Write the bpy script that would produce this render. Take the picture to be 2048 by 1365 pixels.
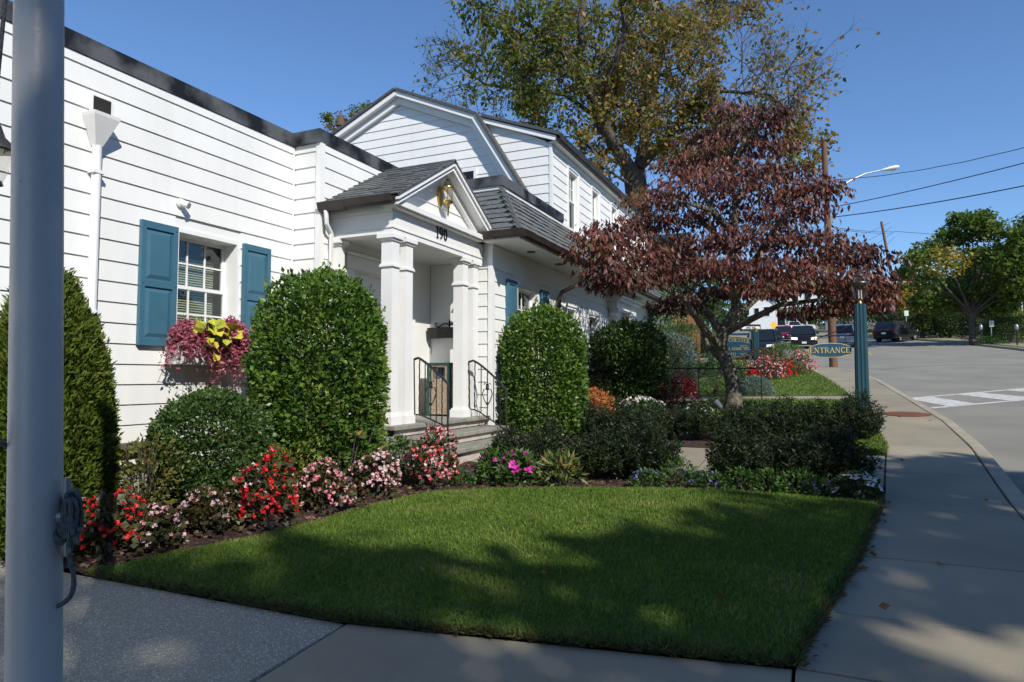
import bpy, math, random
import numpy as np
from mathutils import Vector

for o in list(bpy.data.objects): bpy.data.objects.remove(o)
S = bpy.context.scene
C = S.collection
R = math.radians
random.seed(7)

# ------------------------------------------------------------------ camera, sky, sun, exposure
YAW, PITCH, FPX, EYE = R(24.5), R(3.14), 1330.0, 1.6
cam = bpy.data.cameras.new('camera'); cam.sensor_width = 36; cam.lens = FPX/2048*36
cam.clip_start = .05; cam.clip_end = 2000
co = bpy.data.objects.new('camera', cam); C.objects.link(co)
co.location = (0, 0, EYE); co.rotation_euler = (R(90)+PITCH, 0, YAW)
S.camera = co
SUN_DIR = Vector((.597, -.463, .585)).normalized()
W = bpy.data.worlds.new('World'); S.world = W; W.use_nodes = True
wn = W.node_tree.nodes; wl = W.node_tree.links
sky = wn.new('ShaderNodeTexSky'); sky.sky_type = 'NISHITA'; sky.sun_disc = False
sky.sun_elevation = math.asin(SUN_DIR.z); sky.sun_rotation = math.atan2(SUN_DIR.x, SUN_DIR.y)
sky.altitude = 0; sky.air_density = 1.0; sky.dust_density = 0; sky.ozone_density = 8
bg = wn['Background']; bg.inputs['Strength'].default_value = .13
wl.new(sky.outputs[0], bg.inputs[0])
sl = bpy.data.lights.new('sun', 'SUN'); sl.energy = 4.2; sl.angle = R(.53); sl.color = (1, .95, .87)
so = bpy.data.objects.new('sun', sl); C.objects.link(so)
so.rotation_euler = SUN_DIR.to_track_quat('Z', 'Y').to_euler(); so.location = (20, -15, 25)
S.view_settings.view_transform = 'Standard'; S.view_settings.look = 'None'
S.view_settings.exposure = .30; S.view_settings.gamma = 1
S.render.engine = 'CYCLES'

# ------------------------------------------------------------------ geometry of the place
fw = Vector((-math.sin(YAW)*math.cos(PITCH), math.cos(YAW)*math.cos(PITCH), math.sin(PITCH)))
rt = Vector((math.cos(YAW), math.sin(YAW), 0)); upv = rt.cross(fw)
def at(x, y, d):
    r = fw+rt*((x-1024)/FPX)+upv*((682.5-y)/FPX); return Vector((0, 0, EYE))+r*d
def g(Y):
    z = .065*Y if Y > 0 else .05*Y
    if Y > 22: z += .0003*(Y-22)**2 if Y < 70 else .0003*48**2+.0006*48*(Y-70)
    if Y > 130: z = g(130)+(Y-130)*.05
    return z
def interp(x, pts):
    if x <= pts[0][0]: return pts[0][1]
    for a, b in zip(pts, pts[1:]):
        if x <= b[0]: return a[1]+(b[1]-a[1])*(x-a[0])/(b[0]-a[0])
    return pts[-1][1]

# ------------------------------------------------------------------ materials
def newmat(name):
    m = bpy.data.materials.new(name); m.use_nodes = True
    nt = m.node_tree; return m, nt.nodes, nt.links, nt.nodes['Principled BSDF']
def mat(name, col, rough=.6, col2=None, scale=4, amt=.5, bump=0, bscale=None, metal=0, rand=0, spec=.4, detail=6, stretch=None, contrast=None):
    m, n, l, b = newmat(name)
    b.inputs['Roughness'].default_value = rough; b.inputs['Metallic'].default_value = metal
    b.inputs['Specular IOR Level'].default_value = spec
    tc = n.new('ShaderNodeTexCoord'); src = tc.outputs['Object']
    if stretch:
        mp = n.new('ShaderNodeMapping'); mp.inputs['Scale'].default_value = stretch; l.new(src, mp.inputs[0]); src = mp.outputs[0]
    ge = n.new('ShaderNodeNewGeometry')
    c1 = n.new('ShaderNodeRGB'); c1.outputs[0].default_value = (*col, 1); out = c1.outputs[0]
    if col2:
        nz = n.new('ShaderNodeTexNoise'); nz.inputs['Scale'].default_value = scale; nz.inputs['Detail'].default_value = detail
        if stretch: l.new(src, nz.inputs['Vector'])
        else: l.new(ge.outputs['Position'], nz.inputs['Vector'])
        rp = n.new('ShaderNodeValToRGB'); k = contrast or .25
        rp.color_ramp.elements[0].position = .5-k/2-(.0); rp.color_ramp.elements[1].position = .5+k/2
        l.new(nz.outputs['Fac'], rp.inputs[0])
        mu = n.new('ShaderNodeMath'); mu.operation = 'MULTIPLY'; mu.inputs[1].default_value = amt*2 if amt < .5 else 1; l.new(rp.outputs[0], mu.inputs[0])
        mx = n.new('ShaderNodeMixRGB'); l.new(mu.outputs[0], mx.inputs[0]); l.new(out, mx.inputs[1]); mx.inputs[2].default_value = (*col2, 1); out = mx.outputs[0]
    if rand:
        oi = n.new('ShaderNodeObjectInfo'); mr = n.new('ShaderNodeMapRange'); mr.inputs[3].default_value = 1-rand; mr.inputs[4].default_value = 1+rand*.6
        l.new(oi.outputs['Random'], mr.inputs[0])
        hs = n.new('ShaderNodeHueSaturation'); l.new(mr.outputs[0], hs.inputs['Value']); l.new(out, hs.inputs['Color']); out = hs.outputs[0]
    l.new(out, b.inputs['Base Color'])
    if bump:
        nb = n.new('ShaderNodeTexNoise'); nb.inputs['Scale'].default_value = bscale or scale*4; nb.inputs['Detail'].default_value = 8
        l.new(src if stretch else ge.outputs['Position'], nb.inputs['Vector'])
        bp = n.new('ShaderNodeBump'); bp.inputs['Strength'].default_value = bump; bp.inputs['Distance'].default_value = .02
        l.new(nb.outputs['Fac'], bp.inputs['Height']); l.new(bp.outputs[0], b.inputs['Normal'])
    return m
def leafmat(name, cols, rough=.45, trans=.25, spec=.4, const=False):
    m, n, l, b = newmat(name)
    a = n.new('ShaderNodeAttribute'); a.attribute_name = 'rnd'
    rp = n.new('ShaderNodeValToRGB'); els = rp.color_ramp.elements
    if const: rp.color_ramp.interpolation = 'CONSTANT'
    while len(els) < len(cols): els.new(.5)
    for i, c in enumerate(cols):
        els[i].position = i/len(cols) if const else i/(len(cols)-1); els[i].color = (*c, 1)
    l.new(a.outputs['Fac'], rp.inputs[0]); l.new(rp.outputs[0], b.inputs['Base Color'])
    b.inputs['Roughness'].default_value = rough; b.inputs['Specular IOR Level'].default_value = spec
    if trans:
        t = n.new('ShaderNodeBsdfTranslucent'); l.new(rp.outputs[0], t.inputs[0])
        mx = n.new('ShaderNodeMixShader'); mx.inputs[0].default_value = trans
        l.new(b.outputs[0], mx.inputs[1]); l.new(t.outputs[0], mx.inputs[2]); l.new(mx.outputs[0], n['Material Output'].inputs[0])
    return m
def glassmat(name, tint=(.8, .85, .85), refl=.12, clear=.6):
    m, n, l, b = newmat(name); n.remove(b)
    gl = n.new('ShaderNodeBsdfGlossy'); gl.inputs['Roughness'].default_value = .02
    tr = n.new('ShaderNodeBsdfTransparent'); tr.inputs[0].default_value = (*tint, 1)
    fr = n.new('ShaderNodeLayerWeight'); fr.inputs[0].default_value = .5; pw = n.new('ShaderNodeMath'); pw.operation = 'POWER'; pw.inputs[1].default_value = 4; l.new(fr.outputs['Facing'], pw.inputs[0])
    ad = n.new('ShaderNodeMath'); ad.operation = 'MULTIPLY_ADD'; ad.inputs[1].default_value = .6; ad.inputs[2].default_value = .03+refl; l.new(pw.outputs[0], ad.inputs[0])
    mx = n.new('ShaderNodeMixShader'); l.new(ad.outputs[0], mx.inputs[0]); l.new(tr.outputs[0], mx.inputs[1]); l.new(gl.outputs[0], mx.inputs[2])
    l.new(mx.outputs[0], n['Material Output'].inputs[0]); return m

def spots(m, scale, size, dark):
    """small dark stains (old gum, oil) on a paving material"""
    n, l = m.node_tree.nodes, m.node_tree.links; b = n['Principled BSDF']; src = b.inputs['Base Color'].links[0].from_socket
    ge = n.new('ShaderNodeNewGeometry'); v = n.new('ShaderNodeTexVoronoi'); v.inputs['Scale'].default_value = scale; l.new(ge.outputs['Position'], v.inputs['Vector'])
    c = n.new('ShaderNodeMath'); c.operation = 'LESS_THAN'; c.inputs[1].default_value = size; l.new(v.outputs['Distance'], c.inputs[0])
    nz = n.new('ShaderNodeTexNoise'); nz.inputs['Scale'].default_value = .55; nz.inputs['Detail'].default_value = 9; nz.inputs['Roughness'].default_value = .7; l.new(ge.outputs['Position'], nz.inputs['Vector'])
    rp = n.new('ShaderNodeValToRGB'); rp.color_ramp.elements[0].position = .42; rp.color_ramp.elements[1].position = .62; rp.color_ramp.elements[0].color = (.80, .79, .78, 1); l.new(nz.outputs['Fac'], rp.inputs[0])
    m0 = n.new('ShaderNodeMixRGB'); m0.blend_type = 'MULTIPLY'; m0.inputs[0].default_value = 1; l.new(src, m0.inputs[1]); l.new(rp.outputs[0], m0.inputs[2])
    mx = n.new('ShaderNodeMixRGB'); l.new(c.outputs[0], mx.inputs[0]); l.new(m0.outputs[0], mx.inputs[1]); mx.inputs[2].default_value = (*dark, 1); l.new(mx.outputs[0], b.inputs['Base Color'])
M = {}
M['siding'] = mat('siding_paint', (.80, .80, .77), .5, (.74, .745, .72), 1.3, .35, .06, 60, rand=.025)
def streaks(m, amt):
    """faint vertical dirt runs on paint"""
    n, l = m.node_tree.nodes, m.node_tree.links; b = n['Principled BSDF']; src = b.inputs['Base Color'].links[0].from_socket
    ge = n.new('ShaderNodeNewGeometry'); mp = n.new('ShaderNodeMapping'); mp.inputs['Scale'].default_value = (5, 5, .5); l.new(ge.outputs['Position'], mp.inputs[0])
    nz = n.new('ShaderNodeTexNoise'); nz.inputs['Scale'].default_value = 1.6; nz.inputs['Detail'].default_value = 7; l.new(mp.outputs[0], nz.inputs['Vector'])
    rp = n.new('ShaderNodeValToRGB'); rp.color_ramp.elements[0].position = .36; rp.color_ramp.elements[1].position = .56; rp.color_ramp.elements[0].color = (1-amt, 1-amt*1.05, 1-amt*1.25, 1); l.new(nz.outputs['Fac'], rp.inputs[0])
    m0 = n.new('ShaderNodeMixRGB'); m0.blend_type = 'MULTIPLY'; m0.inputs[0].default_value = 1; l.new(src, m0.inputs[1]); l.new(rp.outputs[0], m0.inputs[2]); l.new(m0.outputs[0], b.inputs['Base Color'])
streaks(M['siding'], .03)
M['trim'] = mat('trim_paint', (.80, .80, .775), .45, (.74, .74, .71), 2.5, .3, .03, 40)
M['blue'] = mat('shutter_blue_paint', (.045, .13, .19), .42, (.055, .15, .21), 3, .4, .03, 30)
M['coping'] = mat('coping_metal', (.012, .012, .013), .5, (.10, .105, .11), 2.1, .5, .12, 3, metal=0, contrast=.16, spec=.25)
M['shingle'] = mat('roof_shingle', (.105, .115, .115), .85, (.155, .165, .165), 18, .5, .35, 120, rand=.22)
M['shingle_edge'] = mat('roof_shingle_dark', (.06, .06, .06), .85, (.09, .09, .09), 18, .5, .3, 100)
M['gutter'] = mat('gutter_brown', (.035, .026, .023), .35, (.05, .04, .035), 5, .5, .05, 20, metal=.2)
M['iron'] = mat('wrought_iron', (.012, .012, .013), .42, (.03, .03, .03), 20, .4, .1, 80)
M['stone'] = mat('bluestone', (.30, .29, .24), .75, (.22, .22, .19), 7, .5, .2, 60, rand=.1)
M['brick'] = mat('painted_brick', (.52, .47, .42), .8, (.46, .36, .32), 6, .5, .3, 70, rand=.12)
M['stucco'] = mat('foundation_stucco', (.50, .49, .46), .9, (.34, .34, .33), 2.2, .5, .4, 25, contrast=.12)
M['concrete'] = mat('sidewalk_concrete', (.37, .325, .235), .85, (.30, .268, .195), 2.2, .5, .25, 140, rand=.07)
spots(M['concrete'], 1.7, .03, (.09, .08, .065))
M['kerb'] = mat('kerb_concrete', (.385, .34, .25), .85, (.31, .28, .205), 3, .5, .25, 120, rand=.06)
M['asphalt'] = mat('worn_asphalt', (.30, .288, .24), .9, (.24, .232, .197), 1.1, .5, .35, 160)
spots(M['asphalt'], 1.2, .02, (.12, .115, .1))
M['mulch'] = mat('mulch', (.07, .038, .027), .95, (.03, .018, .013), 30, .5, .9, 60)
M['soil'] = mat('ground_soil', (.06, .075, .03), .95, (.09, .07, .04), .6, .5, .4, 10)
M['turf'] = mat('lawn_turf', (.05, .10, .016), .95, (.085, .13, .028), 5, .5, .5, 80)
M['white_line'] = mat('road_paint_white', (.62, .61, .57), .8, (.42, .41, .38), 9, .5, .1, 60)
M['yellow_line'] = mat('road_paint_yellow', (.55, .36, .05), .8, (.42, .29, .07), 6, .5)
M['rust'] = mat('rusty_iron', (.21, .075, .035), .85, (.12, .05, .03), 14, .5, .3, 90)
M['wood_pole'] = mat('pole_wood', (.20, .10, .055), .85, (.11, .06, .04), 9, .5, .4, 30, stretch=(6, 6, .5))
M['fence'] = mat('cedar_fence', (.33, .155, .06), .8, (.24, .11, .045), 5, .5, .2, 30, rand=.15)
M['bark'] = mat('bark', (.13, .11, .09), .95, (.045, .04, .033), 9, .5, .9, 25, stretch=(2.2, 2.2, .6))
M['bark_grey'] = mat('dogwood_bark', (.19, .165, .125), .95, (.07, .06, .045), 14, .5, .9, 40)
M['twig'] = mat('twig', (.055, .045, .035), .9)
M['pole'] = mat('flagpole_finish', (.76, .74, .69), .42, (.62, .605, .57), 2.2, .5, .08, 60, metal=.1)
spots(M['pole'], 11, .035, (.33, .31, .28))
M['rope'] = mat('rope', (.16, .17, .165), .95, (.1, .11, .105), 80, .5, .6, 200)
M['brass'] = mat('aged_brass', (.52, .36, .12), .28, (.4, .28, .1), 12, .5, metal=.9)
M['lampmetal'] = mat('lantern_metal', (.13, .12, .09), .4, (.08, .075, .06), 12, .5, metal=.7)
M['greypost'] = mat('post_teal_paint', (.016, .058, .078), .42, (.02, .07, .09), 4, .4, .03, 40)
M['signblue'] = mat('sign_blue', (.022, .085, .135), .4, (.028, .1, .15), 4, .4)
M['gold'] = mat('gold_leaf', (.80, .60, .24), .35, metal=.35)
M['black'] = mat('black_paint', (.01, .01, .01), .45)
M['dark'] = mat('dark_interior', (.02, .018, .015), .9)
M['room'] = mat('room_wall', (.12, .11, .085), .9)
M['blind'] = mat('window_blind', (.62, .57, .42), .6)
M['glass'] = glassmat('window_glass', refl=.04)
M['lampglass'] = glassmat('lamp_glass', (.93, .92, .88), .06)
M['white'] = mat('white_plain', (.78, .78, .75), .5)
M['signwhite'] = mat('sign_white', (.7, .7, .68), .5)
M['steel'] = mat('galvanised_steel', (.42, .44, .44), .4, (.35, .37, .37), 8, .4, metal=.6)
M['aggregate'] = None
def aggregate():
    m, n, l, b = newmat('exposed_aggregate'); b.inputs['Roughness'].default_value = .85
    ge = n.new('ShaderNodeNewGeometry')
    v = n.new('ShaderNodeTexVoronoi'); v.inputs['Scale'].default_value = 120; l.new(ge.outputs['Position'], v.inputs['Vector'])
    rp = n.new('ShaderNodeValToRGB'); e = rp.color_ramp.elements
    e[0].position = .0; e[0].color = (.29, .27, .215, 1); e[1].position = .80; e[1].color = (.34, .315, .25, 1)
    x = e.new(.955); x.color = (.50, .48, .43, 1); y = e.new(.25); y.color = (.24, .225, .18, 1); z = e.new(.5); z.color = (.30, .28, .22, 1)
    sp = n.new('ShaderNodeSeparateColor'); l.new(v.outputs['Color'], sp.inputs[0]); l.new(sp.outputs[0], rp.inputs[0])
    l.new(rp.outputs[0], b.inputs['Base Color'])
    bp = n.new('ShaderNodeBump'); bp.inputs['Strength'].default_value = .6; bp.inputs['Distance'].default_value = .008; bp.invert = True
    l.new(v.outputs['Distance'], bp.inputs['Height']); l.new(bp.outputs[0], b.inputs['Normal']); return m
M['aggregate'] = aggregate()
def terrazzo():
    m, n, l, b = newmat('pebble_panel'); b.inputs['Roughness'].default_value = .8
    ge = n.new('ShaderNodeNewGeometry'); v = n.new('ShaderNodeTexVoronoi'); v.inputs['Scale'].default_value = 90; l.new(ge.outputs['Position'], v.inputs['Vector'])
    sp = n.new('ShaderNodeSeparateColor'); l.new(v.outputs['Color'], sp.inputs[0])
    rp = n.new('ShaderNodeValToRGB'); rp.color_ramp.elements[0].color = (.20, .14, .09, 1); rp.color_ramp.elements[1].color = (.48, .38, .27, 1)
    l.new(sp.outputs[1], rp.inputs[0]); l.new(rp.outputs[0], b.inputs['Base Color']); return m
M['pebble'] = terrazzo()
M['bin_green'] = mat('bin_green', (.015, .075, .06), .45)
# foliage
M['grass'] = leafmat('grass_blade', [(.062, .12, .012), (.11, .185, .02), (.16, .235, .032), (.26, .26, .08)], .6, .3)
M['holly'] = leafmat('holly_leaf', [(.022, .06, .010), (.055, .12, .015), (.10, .18, .024), (.20, .27, .045)], .4, .18, .4)
M['box'] = leafmat('boxwood_leaf', [(.02, .05, .011), (.036, .08, .015), (.06, .11, .022), (.09, .135, .033)], .42, .15, .4)
M['thuja'] = leafmat('thuja_spray', [(.035, .06, .008), (.07, .11, .012), (.10, .15, .018), (.13, .115, .025)], .7, .15, .2)
M['yew'] = leafmat('yew_needle', [(.007, .015, .005), (.012, .027, .007), (.02, .042, .010), (.05, .052, .016)], .5, .12, .3)
M['hedge'] = leafmat('hedge_leaf', [(.025, .055, .014), (.045, .09, .02), (.065, .115, .028)], .5, .15, .3)
M['blue_spruce'] = leafmat('blue_spruce_needle', [(.085, .13, .115), (.14, .20, .18), (.20, .27, .25)], .6, .1, .3)
M['azalea'] = leafmat('azalea_leaf', [(.05, .06, .012), (.10, .11, .02), (.15, .14, .03), (.13, .08, .03)], .5, .2)
M['lime'] = leafmat('yellow_green_leaf', [(.10, .13, .015), (.20, .22, .03), (.32, .30, .05)], .5, .3)
M['green'] = leafmat('fresh_green_leaf', [(.03, .07, .012), (.055, .12, .02), (.09, .165, .03)], .45, .25)
M['rhodo'] = leafmat('rhododendron_leaf', [(.05, .085, .015), (.09, .135, .03), (.15, .17, .05), (.30, .17, .05)], .4, .2)
M['bronze'] = leafmat('begonia_leaf', [(.03, .02, .012), (.06, .045, .02), (.07, .09, .03), (.13, .055, .03)], .4, .15, .4)
M['f_red'] = leafmat('red_petal', [(.50, .012, .012), (.72, .02, .02), (.62, .015, .03)], .5, .2)
M['f_pink'] = leafmat('pink_petal', [(.62, .12, .17), (.75, .28, .32), (.8, .55, .55), (.60, .10, .16)], .5, .25)
M['f_white'] = leafmat('white_petal', [(.78, .74, .70), (.8, .68, .66), (.78, .78, .76)], .5, .25)
M['f_mix'] = leafmat('pink_white_petal', [(.70, .20, .27), (.78, .66, .64), (.75, .36, .40), (.78, .74, .72), (.62, .05, .06)], .5, .25)
M['f_redmix'] = leafmat('red_white_petal', [(.62, .015, .015), (.72, .03, .03), (.78, .70, .68), (.70, .22, .26), (.62, .02, .02)], .5, .25)
M['f_magenta'] = leafmat('magenta_petal', [(.62, .02, .32), (.75, .05, .45), (.68, .08, .42)], .5, .25)
M['f_purple'] = leafmat('purple_petal', [(.14, .09, .42), (.22, .16, .55)], .6, .2)
M['f_orange'] = leafmat('orange_leaf', [(.5, .10, .03), (.62, .18, .08), (.25, .16, .03), (.12, .14, .03)], .5, .2)
M['coleus'] = leafmat('magenta_foliage', [(.22, .035, .07), (.40, .085, .14), (.52, .16, .21), (.46, .18, .16)], .55, .3)
M['vine'] = leafmat('chartreuse_leaf', [(.36, .38, .03), (.50, .46, .05), (.58, .50, .06)], .5, .35)
M['dogwood'] = leafmat('dogwood_leaf', [(.035, .014, .011), (.068, .028, .021), (.11, .045, .034), (.15, .055, .04), (.20, .055, .038), (.14, .10, .042), (.10, .10, .035)], .45, .24, .35)
M['elm'] = leafmat('elm_leaf', [(.12, .13, .022), (.20, .18, .032), (.30, .22, .045), (.40, .22, .055), (.30, .14, .045)], .5, .5)
M['elm_green'] = leafmat('elm_green_leaf', [(.075, .115, .016), (.13, .17, .022), (.22, .22, .034)], .5, .5)
M['locust'] = leafmat('locust_leaf', [(.05, .10, .014), (.085, .155, .02), (.13, .195, .026), (.19, .23, .03)], .5, .4)
M['locust_y'] = leafmat('locust_yellow_leaf', [(.30, .24, .02), (.45, .30, .03), (.18, .20, .03)], .5, .35)
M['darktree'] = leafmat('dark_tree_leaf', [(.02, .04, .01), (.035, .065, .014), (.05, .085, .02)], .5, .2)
M['dead'] = leafmat('fallen_leaf', [(.22, .11, .04), (.32, .18, .07), (.15, .06, .03)], .7, .1)

# ------------------------------------------------------------------ mesh helpers
def tag(o, label=None, cat=None, group=None, kind=None):
    if label: o['label'] = label
    if cat: o['category'] = cat
    if group: o['group'] = group
    if kind: o['kind'] = kind
    return o
def thing(name, label, cat, loc=(0, 0, 0), rz=0, group=None):
    o = bpy.data.objects.new(name, None); C.objects.link(o); o.location = loc; o.rotation_euler = (0, 0, rz)
    o.empty_display_size = .1
    return tag(o, label, cat, group)
def link(name, me, m, parent=None, loc=None):
    o = bpy.data.objects.new(name, me); C.objects.link(o)
    if m and not me.materials: me.materials.append(M[m] if isinstance(m, str) else m)
    if parent: o.parent = parent
    if loc is not None: o.location = loc
    return o
class MB:
    def __init__(s): s.v = []; s.f = []
    def add(s, vs, fs):
        k = len(s.v); s.v += [tuple(p) for p in vs]; s.f += [tuple(i+k for i in q) for q in fs]; return s
    def box(s, x0, x1, y0, y1, z0, z1):
        return s.add([(x0, y0, z0), (x1, y0, z0), (x1, y1, z0), (x0, y1, z0), (x0, y0, z1), (x1, y0, z1), (x1, y1, z1), (x0, y1, z1)],
                     [(0, 3, 2, 1), (4, 5, 6, 7), (0, 1, 5, 4), (1, 2, 6, 5), (2, 3, 7, 6), (3, 0, 4, 7)])
    def hexa(s, a, b):          # two quads -> solid
        return s.add(list(a)+list(b), [(0, 3, 2, 1), (4, 5, 6, 7), (0, 1, 5, 4), (1, 2, 6, 5), (2, 3, 7, 6), (3, 0, 4, 7)])
    def prism(s, poly, d):      # planar polygon swept by vector d
        n = len(poly); P = [Vector(p) for p in poly]; Q = [p+Vector(d) for p in P]
        return s.add(P+Q, [tuple(range(n))[::-1], tuple(range(n, 2*n))]+[(i, (i+1) % n, (i+1) % n+n, i+n) for i in range(n)])
    def tube(s, pts, rad, n=8, cap=True):
        P = [Vector(p) for p in pts]; m = len(P)
        if not hasattr(rad, '__len__'): rad = [rad]*m
        ref = None; vs = []
        for i in range(m):
            t = (P[min(i+1, m-1)]-P[max(i-1, 0)])
            if t.length < 1e-9: t = Vector((0, 0, 1))
            t.normalize()
            if ref is None: ref = Vector((1, 0, 0)) if abs(t.x) < .8 else Vector((0, 1, 0))
            a = ref-t*ref.dot(t)
            if a.length < 1e-6: a = Vector((0, 1, 0)).cross(t)
            a.normalize(); b = t.cross(a); ref = a
            for k in range(n):
                w = 2*math.pi*k/n; vs.append(P[i]+(a*math.cos(w)+b*math.sin(w))*rad[i])
        fs = [(i*n+k, i*n+(k+1) % n, (i+1)*n+(k+1) % n, (i+1)*n+k) for i in range(m-1) for k in range(n)]
        if cap: fs += [tuple(range(n))[::-1], tuple(range((m-1)*n, m*n))]
        return s.add(vs, fs)
    def lathe(s, prof, c=(0, 0, 0), n=16):
        c = Vector(c); m = len(prof); vs = [c+Vector((r*math.cos(2*math.pi*k/n), r*math.sin(2*math.pi*k/n), z)) for r, z in prof for k in range(n)]
        fs = [(i*n+k, i*n+(k+1) % n, (i+1)*n+(k+1) % n, (i+1)*n+k) for i in range(m-1) for k in range(n)]
        return s.add(vs, fs+[tuple(range(n))[::-1], tuple(range((m-1)*n, m*n))])
    def mesh(s, name):
        me = bpy.data.meshes.new(name); me.from_pydata(s.v, [], s.f); me.update(); return me
    def build(s, name, m, parent=None, smooth=False, loc=None, bevel=0):
        me = s.mesh(name); o = link(name, me, m, parent, loc)
        if smooth:
            me.polygons.foreach_set('use_smooth', [True]*len(me.polygons))
            try: me.set_sharp_from_angle(angle=R(40))
            except Exception: pass
        if bevel:
            b = o.modifiers.new('bevel', 'BEVEL'); b.width = bevel; b.segments = 2; b.limit_method = 'ANGLE'
        return o
def box(name, m, parent, *a, bevel=0): return MB().box(*a).build(name, m, parent, bevel=bevel)
def copy_tree(o, parent=None, loc=None, rz=None):
    c = o.copy(); C.objects.link(c); c.parent = parent
    if loc is not None: c.location = loc
    if rz is not None: c.rotation_euler.z = rz
    for ch in list(o.children): copy_tree(ch, c)
    return c
def sheet(name, m, xs, y0, y1, ny, h, parent=None):
    mb = MB(); vs = []; nx = len(xs)
    for x in xs:
        a, b = y0(x), y1(x)
        for j in range(ny+1):
            y = a+(b-a)*j/ny; vs.append((x, y, h(x, y)))
    fs = [(i*(ny+1)+j, (i+1)*(ny+1)+j, (i+1)*(ny+1)+j+1, i*(ny+1)+j+1) for i in range(nx-1) for j in range(ny)]
    return mb.add(vs, fs).build(name, m, parent, smooth=True)
def ystrip(name, m, ys, x0, x1, nx, h, parent=None):
    vs = []; n = nx+1
    for y in ys:
        a, b = x0(y), x1(y)
        for j in range(n):
            x = a+(b-a)*j/nx; vs.append((x, y, h(x, y)))
    fs = [(i*n+j, i*n+j+1, (i+1)*n+j+1, (i+1)*n+j) for i in range(len(ys)-1) for j in range(nx)]
    return MB().add(vs, fs).build(name, m, parent, smooth=True)
lin = lambda a, b, n: [a+(b-a)*i/(n-1) for i in range(n)]

# ------------------------------------------------------------------ foliage helpers (numpy)
rng = np.random.default_rng(11)
def unit(a): return a/np.maximum(np.linalg.norm(a, axis=1, keepdims=True), 1e-9)
def leafobj(name, P, D, L, Wd, m, parent=None, fold=.12, var=.3, bend=0.0, rv=None):
    P = np.asarray(P, float); N = len(P); D = unit(np.asarray(D, float)+1e-6)
    Sx = unit(np.cross(D, rng.normal(size=(N, 3)))); Nn = np.cross(Sx, D)
    k = (1+rng.uniform(-var, var, (N, 1))); l = L*k; w = Wd*k
    V = np.empty((N, 4, 3)); V[:, 0] = P; V[:, 2] = P+D*l-Nn*l*bend
    mid = P+D*l*.45+Nn*fold*l*.6; V[:, 1] = mid+Sx*w/2; V[:, 3] = mid-Sx*w/2
    me = bpy.data.meshes.new(name); me.vertices.add(N*4); me.vertices.foreach_set('co', V.ravel())
    b = np.arange(N)[:, None]*4; F = np.concatenate([b+[[0, 1, 2]], b+[[0, 2, 3]]], 1).reshape(-1)
    me.loops.add(N*6); me.loops.foreach_set('vertex_index', F.astype(np.int32))
    me.polygons.add(N*2); me.polygons.foreach_set('loop_start', np.arange(0, N*6, 3, dtype=np.int32))
    try: me.polygons.foreach_set('loop_total', np.full(N*2, 3, dtype=np.int32))
    except Exception: pass
    at_ = me.attributes.new('rnd', 'FLOAT', 'FACE'); at_.data.foreach_set('value', np.repeat(np.clip(rng.random(N) if rv is None else rv, 0, .999), 2).astype(np.float32))
    me.update(calc_edges=True); me.validate()
    return link(name, me, m, parent)
def lump(P, s, amp, seed=0):
    q = P*s+seed*3.7
    return 1+amp*(np.sin(q[:, 0]*1.7+np.cos(q[:, 1]*2.3))*np.cos(q[:, 2]*1.9+q[:, 1])+.5*np.sin(q[:, 0]*4.1+q[:, 2]*3.3)*np.sin(q[:, 1]*3.7))
def patch(P, s, seed=0):
    """0..1 natural colour patches over a plant or lawn"""
    q = np.asarray(P, float)*s+seed*1.7
    return .5+.25*np.sin(q[:, 0]*1.3+1.9*np.sin(q[:, 1]*.9))+.25*np.sin(q[:, 1]*1.7+q[:, 2]*1.4+1.3*np.sin(q[:, 0]*.8))
PROF = {'dome': [(0, .84), (.1, .94), (.35, 1), (.62, 1), (.76, .95), (.87, .82), (.95, .58), (.985, .34), (1, 0)],
        'ball': [(0, .45), (.12, .74), (.3, .95), (.5, 1), (.7, .94), (.87, .68), (.96, .36), (1, 0)],
        'bullet': [(0, .92), (.2, 1), (.45, .97), (.65, .84), (.8, .63), (.92, .38), (.98, .16), (1, 0)],
        'cone': [(0, .9), (.12, 1), (.35, .93), (.55, .78), (.75, .55), (.9, .3), (1, 0)],
        'boxy': [(0, .95), (.5, 1), (.85, .99), (.95, .9), (1, .0)],
        'vase': [(0, .3), (.25, .6), (.5, .85), (.75, 1), (.92, .85), (1, .3)],
        'mound': [(0, .95), (.2, 1), (.5, .93), (.75, .75), (.92, .42), (1, 0)]}
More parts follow.
